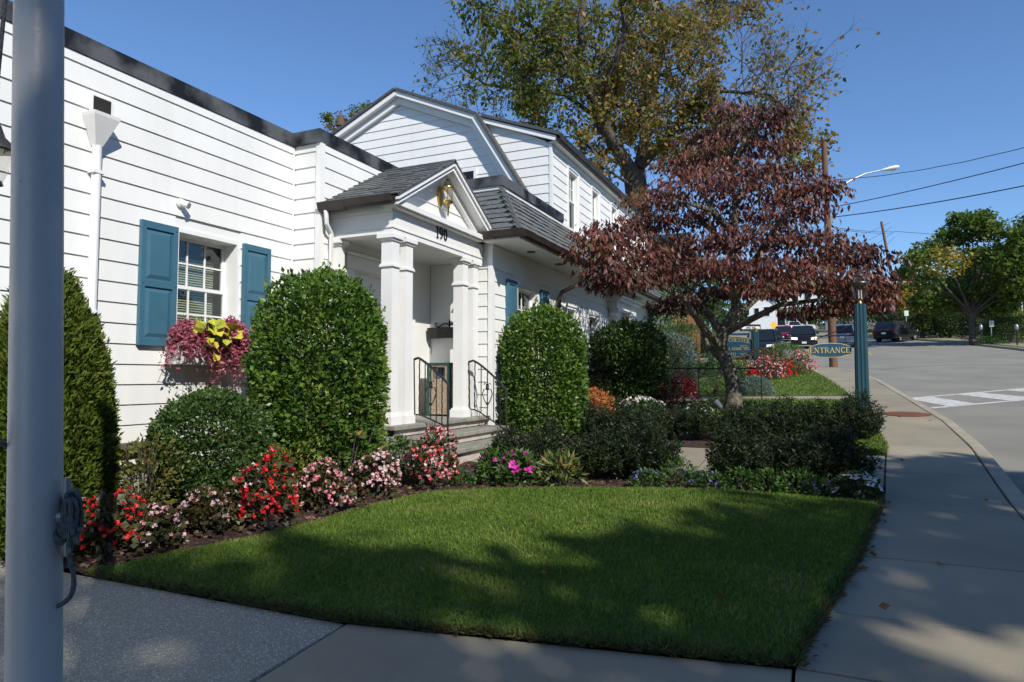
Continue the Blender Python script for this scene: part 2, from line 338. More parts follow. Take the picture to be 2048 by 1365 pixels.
def shell(n, rx, ry, h, prof, thick=.3, sq=2, amp=.06, seed=0, ls=2.5):
    pr = PROF[prof]; ts = np.array([p[0] for p in pr]); rs = np.array([p[1] for p in pr])
    # arc-length sampling so that flat tops are covered too
    R0 = (rx+ry)/2; seg = np.hypot(np.diff(ts)*h, np.diff(rs)*R0)*((rs[:-1]+rs[1:])/2+.05); cum = np.concatenate([[0], np.cumsum(seg)]); cum /= cum[-1]
    u = rng.random(n); i = np.clip(np.searchsorted(cum, u)-1, 0, len(seg)-1); f = (u-cum[i])/(cum[i+1]-cum[i]+1e-9)
    t = ts[i]+(ts[i+1]-ts[i])*f; r = rs[i]+(rs[i+1]-rs[i])*f
    nz = -(rs[i+1]-rs[i])*R0; nr = (ts[i+1]-ts[i])*h; nn = np.hypot(nz, nr)+1e-9
    th = rng.uniform(0, 2*np.pi, n); c, s = np.cos(th), np.sin(th)
    k = (np.abs(c)**sq+np.abs(s)**sq)**(-1/sq)
    dep = 1-thick*rng.random(n)**1.8; stray = rng.random(n) < .035; dep[stray] = 1+rng.random(stray.sum())*.07
    P = np.stack([rx*r*k*c, ry*r*k*s, t*h], 1)
    out = np.stack([c*nr/nn, s*nr/nn, nz/nn], 1)
    ctr = np.array([0, 0, h*.45]); P = ctr+(P-ctr)*(dep*lump(P, ls, amp, seed))[:, None]
    P[:, 2] = np.maximum(P[:, 2], .01)
    return P, out
PLANTS = 0
def plant(name, label, cat, loc, rx, ry, h, prof, n, L, Wd, m, group=None, thick=.35, sq=2, amp=.06, up=.3, rnd=.8, stems=5, flowers=None, ls=2.5, fold=.12, part='foliage', stemh=.6, lift=0, big=False):
    """a shrub or flower clump: stems + leaf mass (+ flowers)"""
    global PLANTS; PLANTS += 1
    o = thing(name, label, cat, loc, 0, group)
    P, out = shell(n, rx, ry, h-lift, prof, thick, sq, amp, PLANTS, ls); P[:, 2] += lift
    D = out*1.0+rng.normal(size=P.shape)*rnd+np.array([0, 0, up])
    leafobj(part, P, D, L, Wd, m, o, fold, .42, rv=.62*rng.random(n)+.42*patch(P, 5/max(rx, .25), PLANTS)-.02)
    mb = MB(); rr = random.Random(PLANTS)
    for k in range(stems):
        a = rr.uniform(0, 6.28); q = rr.uniform(.15, .7)
        mb.tube([(rr.uniform(-.1, .1)*rx, rr.uniform(-.1, .1)*ry, -.03), (q*rx*.4*math.cos(a), q*ry*.4*math.sin(a), h*stemh*.5), (q*rx*.8*math.cos(a), q*ry*.8*math.sin(a), h*stemh*1.1)], [.02*max(rx, .4)+.004, .012*max(rx, .4)+.003, .004], 5)
    if stems: mb.build('stem', 'twig', o)
    if flowers:
        fm, fn, fs, lo = flowers
        P, out = shell(fn, rx*1.04, ry*1.04, h*1.02, prof, .10, sq, amp, PLANTS, ls)
        keep = (P[:, 2] > h*lo) & ((patch(P, 3.2/max(rx, .1), PLANTS+3) > .33) | big); P, out = P[keep], out[keep]
        # each flower: four petals round a centre, facing outwards
        c = np.repeat(P, 4, 0); nrm = unit(np.repeat(out+rng.normal(size=out.shape)*.35+[0, 0, .25], 4, 0))
        a = unit(np.cross(nrm, np.array([.31, .52, .79]))); b = np.cross(nrm, a); w = np.tile(np.arange(4)*np.pi/2, len(P))[:, None]
        if big:            # flowers large enough to tell apart: one piece each
            fme = MB()
            for k in range(5):
                t = k*1.2566; ca, sa = math.cos(t), math.sin(t); fme.add([(0, 0, 0), (ca*fs*.3-sa*fs*.2, sa*fs*.3+ca*fs*.2, fs*.07+k*.0004), (ca*fs*.52, sa*fs*.52, fs*.1+k*.0004), (ca*fs*.3+sa*fs*.2, sa*fs*.3-ca*fs*.2, fs*.07+k*.0004)], [(0, 3, 2, 1)])
            fme = fme.mesh('blossom'); at2 = fme.attributes.new('rnd', 'FLOAT', 'FACE'); at2.data.foreach_set('value', [.1, .3, .5, .7, .9])
            for k in range(len(P)):
                q = link('blossom', fme, fm, o, tuple(P[k])); q.rotation_euler = Vector(nrm[k*4]).to_track_quat('Z', 'Y').to_euler(); s_ = rr.uniform(.85, 1.15); q.scale = (s_, s_, s_)
        else: leafobj('blossoms', c+nrm*.006, a*np.cos(w)+b*np.sin(w)+nrm*.25, fs*.58, fs*.8, fm, o, .05, .35)['kind'] = 'stuff'
    return o

# ------------------------------------------------------------------ stroke lettering (thick/thin roman)
def arc(cx, cy, rx, ry, a0, a1, n=9): return [(cx+rx*math.cos(R(a0+(a1-a0)*i/(n-1))), cy+ry*math.sin(R(a0+(a1-a0)*i/(n-1)))) for i in range(n)]
T, t_ = .15, .07
GL = {
 'A': (.8, [([(.05, 0), (.38, 1)], t_), ([(.38, 1), (.74, 0)], T), ([(.18, .35), (.6, .35)], t_), ([(0, .02), (.16, .02)], t_), ([(.62, .02), (.84, .02)], t_)]),
 'C': (.75, [(arc(.42, .5, .36, .47, 45, 315, 15), T*.85)]),
 'E': (.66, [([(.12, 0), (.12, 1)], T), ([(0, .97), (.6, .97), (.6, .8)], t_), ([(.12, .52), (.48, .52)], t_), ([(0, .03), (.62, .03), (.62, .22)], t_)]),
 'F': (.62, [([(.12, 0), (.12, 1)], T), ([(0, .97), (.6, .97), (.6, .8)], t_), ([(.12, .52), (.46, .52)], t_), ([(0, .03), (.26, .03)], t_)]),
 'H': (.85, [([(.13, 0), (.13, 1)], T), ([(.7, 0), (.7, 1)], T), ([(.13, .5), (.7, .5)], t_)]+[([(x, y), (x+.24, y)], t_) for x in (.01, .58) for y in (.03, .97)]),
 'I': (.34, [([(.17, 0), (.17, 1)], T), ([(.04, .03), (.3, .03)], t_), ([(.04, .97), (.3, .97)], t_)]),
 'L': (.62, [([(.12, 0), (.12, 1)], T), ([(0, .97), (.26, .97)], t_), ([(0, .03), (.58, .03), (.58, .22)], t_)]),
 'M': (1.0, [([(.12, 0), (.14, 1)], t_), ([(.14, 1), (.48, .05)], T), ([(.48, .05), (.82, 1)], t_), ([(.82, 1), (.86, 0)], T), ([(.0, .03), (.24, .03)], t_), ([(.74, .03), (.98, .03)], t_)]),
 'N': (.85, [([(.12, 0), (.12, 1)], t_), ([(.12, 1), (.7, 0)], T), ([(.7, 0), (.7, 1)], t_), ([(0, .03), (.24, .03)], t_), ([(.58, .97), (.82, .97)], t_)]),
 'O': (.85, [(arc(.42, .5, .36, .47, 0, 360, 19), T*.85)]),
 'R': (.78, [([(.13, 0), (.13, 1)], T), ([(0, .97), (.4, .97)]+arc(.4, .75, .2, .22, 90, -90, 7)+[(.13, .53)], t_*1.2), ([(.36, .52), (.72, .02)], T*.9), ([(0, .03), (.27, .03)], t_)]),
 'S': (.62, [(arc(.31, .74, .22, .23, 40, 270, 9)+arc(.31, .27, .24, .24, 90, -140, 9), T*.75)]),
 'T': (.72, [([(.36, 0), (.36, 1)], T), ([(.03, .8), (.03, .97), (.69, .97), (.69, .8)], t_), ([(.24, .03), (.48, .03)], t_)]),
 'U': (.82, [([(.14, 1), (.14, .35)]+arc(.41, .33, .27, .3, 180, 360, 9)+[(.68, 1)], T*.8), ([(.02, .97), (.27, .97)], t_), ([(.57, .97), (.8, .97)], t_)]),
 'W': (1.1, [([(.06, 1), (.3, 0)], T), ([(.3, 0), (.54, .95)], t_), ([(.5, 1), (.78, 0)], T), ([(.78, 0), (1.02, 1)], t_)]),
 'Y': (.78, [([(.04, 1), (.38, .48)], T), ([(.38, .48), (.72, 1)], t_), ([(.38, .5), (.38, 0)], T)]),
 '0': (.62, [(arc(.3, .5, .22, .46, 0, 360, 17), T*.8)]),
 '1': (.4, [([(.2, 0), (.2, 1), (.06, .85)], T*.8), ([(.06, .03), (.34, .03)], t_)]),
 '2': (.6, [(arc(.28, .74, .22, .22, 160, -40, 8)+[(.05, .05), (.54, .05)], T*.7)]),
 '3': (.58, [(arc(.26, .76, .2, .2, 150, -80, 8)+arc(.26, .28, .23, .25, 80, -150, 8), T*.7)]),
 '8': (.6, [(arc(.28, .75, .19, .21, 0, 360, 13), T*.7), (arc(.28, .28, .23, .25, 0, 360, 13), T*.7)]),
 '9': (.62, [(arc(.3, .7, .22, .27, 0, 360, 13), T*.75), ([(.52, .7), (.46, .25), (.2, .03)], T*.75)]),
 '.': (.25, [([(.08, .06), (.18, .06)], .14)]), ' ': (.35, [])}
def letters(s, parent, m, o, u, v, nrm, h, sp=.12, pfun=None, name='letter', **k):
    """one part per character"""
    x = -text_width(s, h, sp)/2
    for c in s:
        w = (GL[c][0]+sp)*h
        if c != ' ':
            mb = lettering(MB(), c, Vector(o)+Vector(u)*(x+w/2), u, v, nrm, h, sp, xo=x+w/2, **k)
            if pfun: pfun(mb, name, m, parent)
            else: mb.build(name, m, parent)
        x += w
def text_width(s, h, sp=.12): return sum(GL[c][0]+sp for c in s)*h
def lettering(mb, s, o, u, v, nrm, h, sp=.12, sans=False, arch=None, depth=.006, xo=0):
    o, u, v, nrm = Vector(o), Vector(u), Vector(v), Vector(nrm); tot = text_width(s, h, sp); x0 = -tot/2; q = 0
    for c in s:
        w, st = GL[c]
        for pts, th in st:
            if sans: th = .17 if th > .1 or len(pts) > 3 or True else th
            for a, b in zip(pts, pts[1:]):
                q += 1
                pa = Vector((x0+a[0]*h, a[1]*h)); pb = Vector((x0+b[0]*h, b[1]*h))
                d = pb-pa
                if d.length < 1e-6: continue
                d.normalize(); e = Vector((-d.y, d.x))*th*h/2; pa -= d*th*h*.2; pb += d*th*h*.2
                f = lambda p: o+u*p.x+v*(p.y+(arch(p.x+xo) if arch else 0))
                z0 = nrm*.001; z1 = nrm*(depth+.00015*(q % 9))
                Q = [f(pa-e), f(pb-e), f(pb+e), f(pa+e)]
                mb.hexa([p+z0 for p in Q], [p+z1 for p in Q])
        x0 += (w+sp)*h
    return mb
# ================================================================== the setting
KX = lambda Y: interp(Y, [(-40, 1.0), (0, 1.35), (4, 1.55), (7.3, 1.72), (10.5, 2.0), (13.5, 2.1), (18.3, 1.97), (23.5, 1.82), (29.7, 1.26), (31, .5), (32, -1.0)])
SX = lambda Y: interp(Y, [(-40, -.3), (0, -.15), (3.5, -.12), (5.3, .26), (7.15, .56), (10.3, .85), (13, .9), (18.2, .75), (24, .35), (29.1, -.19), (31, -1.2), (32, -3)])
FX = lambda Y: interp(Y, [(-60, 10.4), (20, 10.5), (47, 11), (59.5, 9.9), (64.5, 8.5), (75, 6), (88, 2.8), (105, -2), (140, -14)])
LX = lambda Y: interp(Y, [(-60, .9), (0, 1.35), (4, 1.55), (7.3, 1.72), (10.5, 2.0), (13.5, 2.1), (18.3, 1.97), (23.5, 1.82), (29.7, 1.26), (31, .5), (32, -1.0), (33, -6), (33.8, -40), (41, -40), (42, -9), (44, -5.8), (60, -5.4), (85, -9), (105, -14), (140, -27)])
tag(ystrip('ground', 'soil', lin(-60, 320, 96), lambda y: -170, lambda y: 170, 40, lambda x, y: g(y)-.22), kind='structure')
ysr = lin(-60, 29, 60)+lin(29.7, 45, 30)+lin(46, 140, 50)
tag(ystrip('road', 'asphalt', ysr, LX, FX, 6, lambda x, y: g(y)-.12), kind='structure')
def ribbon(mb, pts, w, z, n=1):
    for (a, b) in zip(pts, pts[1:]):
        d = Vector((b[0]-a[0], b[1]-a[1])).normalized(); e = Vector((-d.y, d.x))*w/2
        q = [(a[0]-e.x, a[1]-e.y), (b[0]-e.x, b[1]-e.y), (b[0]+e.x, b[1]+e.y), (a[0]+e.x, a[1]+e.y)]
        mb.add([(x, y, g(y)+z) for x, y in q], [(0, 1, 2, 3)])
cw = thing('crosswalk', 'white painted ladder crosswalk across the grey road by the sidewalk', 'crosswalk')
A0, A1, B0, B1 = Vector((2.0, 18.6)), Vector((7.4, 24.4)), Vector((2.2, 16.5)), Vector((8.6, 23.0))
mb = MB(); ribbon(mb, [tuple(A0.lerp(A1, i/6)) for i in range(7)], .16, -.116); mb.build('border_line', 'white_line', cw)
mb = MB(); ribbon(mb, [tuple(B0.lerp(B1, i/6)) for i in range(7)], .16, -.116); mb.build('border_line', 'white_line', cw)
for k, (a, b) in enumerate([(.0, .10), (.22, .335), (.46, .575), (.70, .81), (.92, 1.0)]):
    mb = MB(); q = [A0.lerp(A1, a), A0.lerp(A1, b), B0.lerp(B1, b+.06), B0.lerp(B1, a+.06)]
    mb.add([(p.x, p.y, g(p.y)-.1145) for p in q], [(0, 3, 2, 1)]).build('bar', 'white_line', cw)
cl = [(FX(y)*.52+LX(y)*.48, y) for y in lin(44, 100, 20)]
yl = thing('centre_line', 'double yellow centre line painted on the rising road', 'road marking')
for s_ in (-.12, .12):
    mb = MB(); ribbon(mb, [(x+s_, y) for x, y in cl], .11, -.116); mb.build('line', 'yellow_line', yl)
# seam of patched asphalt
sm = MB(); ribbon(sm, [(2.4+i*1.0, 31+2.2*math.sin(i*.5)+i*.3) for i in range(9)], .05, -.1165); tag(sm.build('road_seam', mat('tar', (.06, .06, .06), .7)), kind='structure')

sw = tag(ystrip('sidewalk', 'mulch', lin(-8, 31.4, 50), lambda y: SX(y)+.01, lambda y: KX(y)-.01, 3, lambda x, y: g(y)-.03), kind='structure')
jy = [-6, -4.4, -2.8, -1.2, .3, 1.5, 2.55, 3.5, 4.25, 5.35, 6.85, 8.55, 10.3, 11.9, 13.5, 15.1, 16.7, 18.3, 19.9, 21.5, 23.1, 24.7, 26.3, 27.9, 29.6, 31.2]
for a, b in zip(jy, jy[1:]):
    G = .008; n = 4; t1 = random.uniform(-.003, .003); top = []; bot = []
    ysl = lin(a+G, b-G, n); L_ = [(SX(y)+.004, y) for y in ysl]; R_ = [(KX(y)-.172, y) for y in ysl[::-1]]
    poly = R_[::-1]+L_[::-1]
    MB().prism([(x, y, g(y)-.06+t1) for x, y in poly], (0, 0, .062)).build('slab', 'concrete', sw, bevel=.006)
kb = tag(ystrip('kerb', 'kerb', lin(-8, 31, 60), lambda y: KX(y)-.15, lambda y: KX(y)-.012, 1, lambda x, y: g(y)-.03), kind='structure')
ky = lin(-8, 31, 24)
for a, b in zip(ky, ky[1:]):
    ysl = lin(a+.004, b-.004, 4); poly = [(KX(y), y) for y in ysl]+[(KX(y)-.15, y) for y in ysl[::-1]]
    MB().prism([(x, y, g(y)-.2) for x, y in poly], (0, 0, .2+random.uniform(-.004, .003))).build('kerb_stone', 'kerb', kb, bevel=.015)
fk = MB()
for a, b in zip(lin(-60, 138, 100), lin(-58, 140, 100)):
    fk.hexa([(FX(a), a, g(a)-.25), (FX(a)+.16, a, g(a)-.25), (FX(b)+.16, b, g(b)-.25), (FX(b), b, g(b)-.25)], [(FX(a), a, g(a)+.01), (FX(a)+.16, a, g(a)+.01), (FX(b)+.16, b, g(b)+.01), (FX(b), b, g(b)+.01)])
tag(fk.build('far_kerb', 'kerb'), kind='structure')
tag(ystrip('far_sidewalk', 'concrete', lin(-60, 138, 80), lambda y: FX(y)+.9, lambda y: FX(y)+2.4, 1, lambda x, y: g(y)-.005), kind='structure')
tag(ystrip('far_verge', 'turf', lin(-60, 138, 80), lambda y: FX(y)+.16, lambda y: FX(y)+.9, 1, lambda x, y: g(y)-.02), kind='structure')
lk = MB()
for a, b in zip(lin(44, 138, 48), lin(46, 140, 48)):
    lk.hexa([(LX(a)-.16, a, g(a)-.25), (LX(a), a, g(a)-.25), (LX(b), b, g(b)-.25), (LX(b)-.16, b, g(b)-.25)], [(LX(a)-.16, a, g(a)+.01), (LX(a), a, g(a)+.01), (LX(b), b, g(b)+.01), (LX(b)-.16, b, g(b)+.01)])
tag(lk.build('opposite_kerb', 'kerb'), kind='structure')
tag(ystrip('opposite_sidewalk', 'concrete', lin(42, 138, 60), lambda y: LX(y)-2.2, lambda y: LX(y)-.16, 1, lambda x, y: g(y)-.005), kind='structure')

# driveway: exposed aggregate field and plain concrete apron
y0f = lambda x: interp(x, [(-5, 3.10), (-2.49, 3.12), (-.12, 3.48)])
dw = tag(sheet('driveway', 'mulch', [-13, -8, -5, -2.5, -.2], lambda x: -8, lambda x: y0f(x)-.02, 20, lambda x, y: g(y)-.03), kind='structure')
MB().prism([(x, y, g(y)-.06) for x, y in [(-13, -3), (-2.47, -3), (-2.47, 1.2), (-2.47, 3.12), (-5, 3.10), (-13, 3.10)]], (0, 0, .058)).build('aggregate_slab', 'aggregate', dw, bevel=.006)
for a, b in ((-3, .2), (.21, 3.2)):
    f = (lambda x: y0f(x)) if b > 3 else (lambda x: b)
    MB().prism([(x, y, g(y)-.06) for x, y in [(-2.455, a), (SX(a)-.012, a)]+[(SX(b if b < 3 else 3.48)-.012, f(-.13)), (-2.455, f(-2.455))]], (0, 0, .06)).build('apron_slab', 'concrete', dw, bevel=.006)
# mulch beds, lawns, walks
def hb(x, y): return g(y)-.012+.03*math.sin(x*3.1+y*2)*math.sin(y*4.3)+.10*max(0, min(1, (-3.9-x)/2))
tag(sheet('flower_bed', 'mulch', lin(-6.3, .62, 60), lambda x: y0f(x)-.005 if x < -.12 else 3.5+(x+.12)*5.6, lambda x: 7.72, 40, hb), kind='structure')
tag(sheet('hedge_bed', 'mulch', lin(-4.72, .30, 30), lambda x: 9.52, lambda x: 18.2 if x < -2.2 else 11.4, 20, lambda x, y: g(y)-.008), kind='structure')
far_edge = lambda x: interp(x, [(-4.75, 3.14), (-4.52, 3.4), (-4.4, 3.75), (-4.15, 4.25), (-4.0, 4.75), (-3.85, 5.38), (-3.6, 6.0), (-3.05, 6.38), (-2.5, 6.62), (-1.8, 6.75), (-1.0, 6.9), (-.2, 7.0), (.35, 6.95), (.52, 6.95)])
near_edge = lambda x: y0f(x)+.003 if x < -.13 else interp(x, [(-.13, 3.485), (.255, 5.32), (.53, 6.98)])
def hl(x, y):
    e = min(1, max(0, (y-near_edge(x))/.25))*min(1, max(0, (far_edge(x)-y)/.3))
    return g(y)+.012+.05*e+.012*math.sin(x*2.1+1)*math.sin(y*1.7)
tag(sheet('front_lawn', 'turf', lin(-4.75, .52, 60), near_edge, far_edge, 40, hl), kind='structure')
tag(ystrip('corner_lawn', 'turf', lin(9.53, 11.5, 10), lambda y: .28, lambda y: SX(y)-.004, 4, lambda x, y: g(y)+.006), kind='structure')
wk = tag(sheet('front_walk', 'mulch', [-4.2, -2, .5, .8], lambda x: 7.7, lambda x: 9.5, 3, lambda x, y: g(y)-.004), kind='structure')
for a, b in ((-4.5, -2.9), (-2.885, -1.3), (-1.285, .2), (.215, .6)):
    e1, e2 = (SX(7.72)-.015, SX(9.5)-.015) if b == .6 else (b, b)
    MB().prism([(x, y, g(y)-.05) for x, y in [(a, 7.72), (e1, 7.72), (e2, 9.5), (a, 9.5)]], (0, 0, .06)).build('walk_slab', 'concrete', wk, bevel=.006)
hB = lambda x, y: g(y)+.012
tag(sheet('middle_lawn', 'turf', lin(-2.35, .86, 20), lambda x: 11.3, lambda x: 16.75+x*.2 if x < .75 else 16, 14, hB), kind='structure')
sw2 = tag(sheet('side_walk', 'mulch', [-4.2, -2, 0, .7], lambda x: 16.82+x*.2, lambda x: 17.55+x*.2, 3, lambda x, y: g(y)-.02), kind='structure')
for a, b in zip(lin(-4.7, .7, 5), lin(-4.7, .7, 5)[1:]):
    MB().prism([(x, y, g(y)-.05) for x, y in [(a+.005, 16.8+a*.2), (b-.005, 16.8+b*.2), (b-.005, 17.58+b*.2), (a+.005, 17.58+a*.2)]], (0, 0, .06)).build('walk_slab', 'concrete', sw2, bevel=.006)
tag(sheet('back_lawn', 'turf', lin(-4.7, .74, 26), lambda x: 17.65+x*.2, lambda x: interp(x, [(-4.7, 24), (-2.6, 25.5), (-1.0, 28), (-.3, 28.2), (.05, 27), (.35, 24), (.74, 18.4)]), 16, hB), kind='structure')
tag(sheet('sign_bed', 'mulch', lin(-12, -.2, 20), lambda x: interp(x, [(-12, 21), (-2.6, 24), (-1.6, 25.6), (-.3, 28.5)]), lambda x: 31.2+min(0, x+1)*-.1, 10, lambda x, y: g(y)+.006), kind='structure')

def blades(name, n, samp, h, L, Wd, m):
    P = np.array([p for p in (samp() for _ in range(n)) if p]); z = np.array([h(x, y) for x, y in P])
    D = rng.normal(size=(len(P), 3))*[.55, .55, .0]+[0, 0, 1]
    return tag(leafobj(name, np.column_stack([P, z-.004]), D, L, Wd, m, None, .05, .45, rv=.55*rng.random(len(P))+.6*patch(np.column_stack([P, z*0]), 2.1)*patch(np.column_stack([P, z*0]), 5.3, 2)+.02), 'short mown green grass blades of the lawn' if False else None, None, None, 'stuff')
def sA():
    x = random.uniform(-4.75, .53); a, b = near_edge(x), far_edge(x)
    y = random.uniform(3.1, 7.0); return (x, y) if a-.01 < y < b+.03 else None
blades('grass', 170000, sA, hl, .034, .0062, 'grass')
blades('grass', 16000, lambda: (random.uniform(-2.3, .84), random.uniform(11.4, 16.6)), hB, .055, .013, 'grass')
def sC():
    x = random.uniform(-3, .7); y = random.uniform(17.8, 28); b = interp(x, [(-4.7, 24), (-2.6, 25.5), (-1.0, 28), (-.3, 28.2), (.05, 27), (.35, 24), (.74, 18.4)])
    return (x, y) if y < b else None
blades('grass', 16000, sC, hB, .055, .016, 'grass')
def sD():
    y = random.uniform(9.55, 11.5); return (random.uniform(.3, SX(y)), y)
blades('grass', 5500, sD, lambda x, y: g(y)+.006, .05, .010, 'grass')
# fallen leaves on lawn, sidewalk and mulch chips
fl = []
for _ in range(130):
    r = random.random()
    if r < .12: x, y = random.uniform(-4, .3), random.uniform(3.6, 6.6); z = hl(x, y)+.035
    elif r < .45: x, y = random.uniform(-2.2, .8), random.uniform(11.6, 16.5); z = hB(x, y)+.04
    elif r < .75: x, y = random.uniform(-2.4, .5), random.uniform(18, 26); z = hB(x, y)+.04
    elif r < .79: y = random.uniform(2.5, 14); x = random.uniform(SX(y)+.05, KX(y)-.2); z = g(y)+.008
    else: y = random.uniform(3.5, 7); x = SX(y)+random.uniform(-.03, .08); z = g(y)+.02
    fl.append((x, y, z))
tag(leafobj('fallen_leaves', fl, rng.normal(size=(len(fl), 3))*[1, 1, .08], .055, .036, 'dead', None, .12, .4), kind='stuff')
P = []
while len(P) < 9000:
    x, y = random.uniform(-6.2, .5), random.uniform(3.1, 7.7)
    if y < 3.15+(x+5)*.02 or (x > -4.75 and y < far_edge(x)-.02): continue
    if x > -.12 and y < 3.5+(x+.12)*5.6: continue
    P.append((x, y, hb(x, y)+.004))
M['chip'] = leafmat('mulch_chip', [(.05, .025, .017), (.10, .05, .033), (.15, .085, .06), (.22, .15, .11)], .9, 0)
tag(leafobj('mulch_chips', P, rng.normal(size=(len(P), 3))*[1, 1, .25], .045, .018, 'chip', None, .1, .6), kind='stuff')
P = []; D = []
for _ in range(7500):      # dry fringe hanging over the concrete along the near and the sidewalk edge
    if random.random() < .6: x = random.uniform(-4.7, -.1); y = near_edge(x)+abs(random.gauss(0, .03)); d = (random.gauss(0, .5), random.gauss(-.55, .4), random.uniform(.1, .9))
    else: y = random.uniform(3.5, 7.0); x = SX(y)-.01-abs(random.gauss(0, .03)); d = (random.gauss(.5, .4), random.gauss(0, .5), random.uniform(.1, .9))
    P.append((x, y, g(y)+.008)); D.append(d)
M['dry'] = leafmat('dry_grass', [(.05, .085, .015), (.10, .11, .03), (.16, .13, .06), (.06, .04, .02)], .8, .2)
tag(leafobj('grass_fringe', P, D, .06, .008, 'dry', None, .05, .4), kind='stuff')
mh = thing('manhole_cover', 'rusty round iron utility cover set into the sunlit sidewalk', 'cover', (1.5, 14.2, g(14.2)))
mb = MB().lathe([(.36, .0025), (.36, .010), (.33, .012), (.0, .012)], n=28); o = mb.build('lid', 'rust', mh); o.rotation_euler.x = math.atan(.065)
mb = MB().lathe([(.40, .0015), (.40, .006), (.365, .006), (.365, .0015)], n=28); o = mb.build('rim', 'rust', mh); o.rotation_euler.x = math.atan(.065)
st = MB(); st.add([(1.5+.44*math.cos(a)*(1+.15*math.sin(3*a)), 13.72+.16*math.sin(a)*(1+.2*math.cos(2*a)), 0) for a in lin(0, 6.1, 14)], [tuple(range(14))])
st.v = [(x, y, g(y)+.0045) for x, y, z in st.v]
# ================================================================== the white house
H = thing('white_house', 'white clapboard house with gabled porch, gambrel upper floor and grey shingle mansard roof', 'house', (-8, 10, .6))
HINV = H.location.copy()
def hp(o):                       # parent to the house but keep world coordinates
    o.parent = H; o.location = o.location-HINV if o.type == 'MESH' else o.location; return o
def part(mb, name, m, parent=None, smooth=False, bevel=0):
    o = mb.build(name, m, None, smooth, bevel=bevel)
    if parent is None: o.parent = H; o.location = -HINV
    else: o.parent = parent
    return o
def hbox(name, m, *a, parent=None, bevel=0): return part(MB().box(*a), name, m, parent, bevel=bevel)
EXP = .203
bme = MB().add([(0, 0, 0), (.026, 0, 0), (.010, 0, EXP+.012), (0, 0, EXP+.012), (0, 1, 0), (.026, 1, 0), (.010, 1, EXP+.012), (0, 1, EXP+.012)],
               [(0, 1, 2, 3), (7, 6, 5, 4), (0, 4, 5, 1), (1, 5, 6, 2), (2, 6, 7, 3), (3, 7, 4, 0)]).mesh('siding_board')
def board(parent, loc, length, rz=0):
    o = link('siding_board', bme, 'siding', parent, loc); o.scale = (1, length, 1); o.rotation_euler.z = rz; return o
def wallX(c, y0, y1, z0, z1, holes, zref, name='wall', th=.2, skip=None):
    """wall facing +X with openings, clad in one board per course and bay"""
    mb = MB(); ys = sorted({y0, y1}|{h[0] for h in holes}|{h[1] for h in holes})
    for a, b in zip(ys, ys[1:]):
        hs = sorted([h for h in holes if h[0] <= a+1e-6 and h[1] >= b-1e-6], key=lambda h: h[2]); z = z0
        for h in hs:
            if h[2] > z: mb.box(c-th, c, a, b, z, h[2])
            z = h[3]
        if z < z1: mb.box(c-th, c, a, b, z, z1)
    w = part(mb, name, 'trim'); z = zref
    while z < z1:
        if z >= z0-.02:
            zt = min(z+EXP, z1); segs = [(y0, y1)]
            for h in holes:
                if h[2] < zt-.01 and h[3] > z+.01:
                    ns = []
                    for a, b in segs:
                        if h[1] <= a or h[0] >= b: ns.append((a, b)); continue
                        if h[0] > a: ns.append((a, h[0]))
                        if h[1] < b: ns.append((h[1], b))
                    segs = ns
            for a, b in segs:
                if b-a > 3.4:          # butt joint somewhere along the course
                    j = a+(b-a)*random.uniform(.3, .7); board(w, (c, a, z), j-a-.0015); board(w, (c+.0004, j+.0015, z), b-j-.0015)
                elif b-a > .02: board(w, (c, a, z), b-a)
        z += EXP
    return w
def wallY(c, x0, x1, z0, z1, zref, name='wall', xl=None, xr=None):
    """wall facing -Y; xl(z), xr(z) give sloped ends (gable)"""
    xl = xl or (lambda z: x0); xr = xr or (lambda z: x1)
    zs = lin(z0, z1-.02, 24); poly = [(xl(z), c, z) for z in zs]+[(xr(z), c, z) for z in zs[::-1]]
    w = part(MB().prism(poly, (0, .2, 0)), name, 'trim'); z = zref
    while z < z1-.04:
        zt = min(z+EXP, z1-.03); a0, b0, a1, b1 = xl(z), xr(z), xl(zt), xr(zt)
        if xl(z) == x0 and xr(z) == x1 and xl(zt) == x0 and xr(zt) == x1: board(w, (x0, c, z), x1-x0, R(-90))
        elif b0-a0 > .1:
            m2 = MB().add([(a0, c, z), (b0, c, z), (b1, c, zt+.006), (a1, c, zt+.006), (a0, c-.026, z), (b0, c-.026, z), (b1, c-.010, zt+.006), (a1, c-.010, zt+.006)],
                          [(0, 1, 2, 3), (4, 7, 6, 5), (0, 4, 5, 1), (3, 2, 6, 7), (0, 3, 7, 4), (1, 5, 6, 2)])
            part(m2, 'siding_board', 'siding', w)
        z += EXP
    return w
W1X, W2X, R1X, F2X, GY = -6.3, -5.85, -4.71, -5.03, 13.05
ZT = 4.69
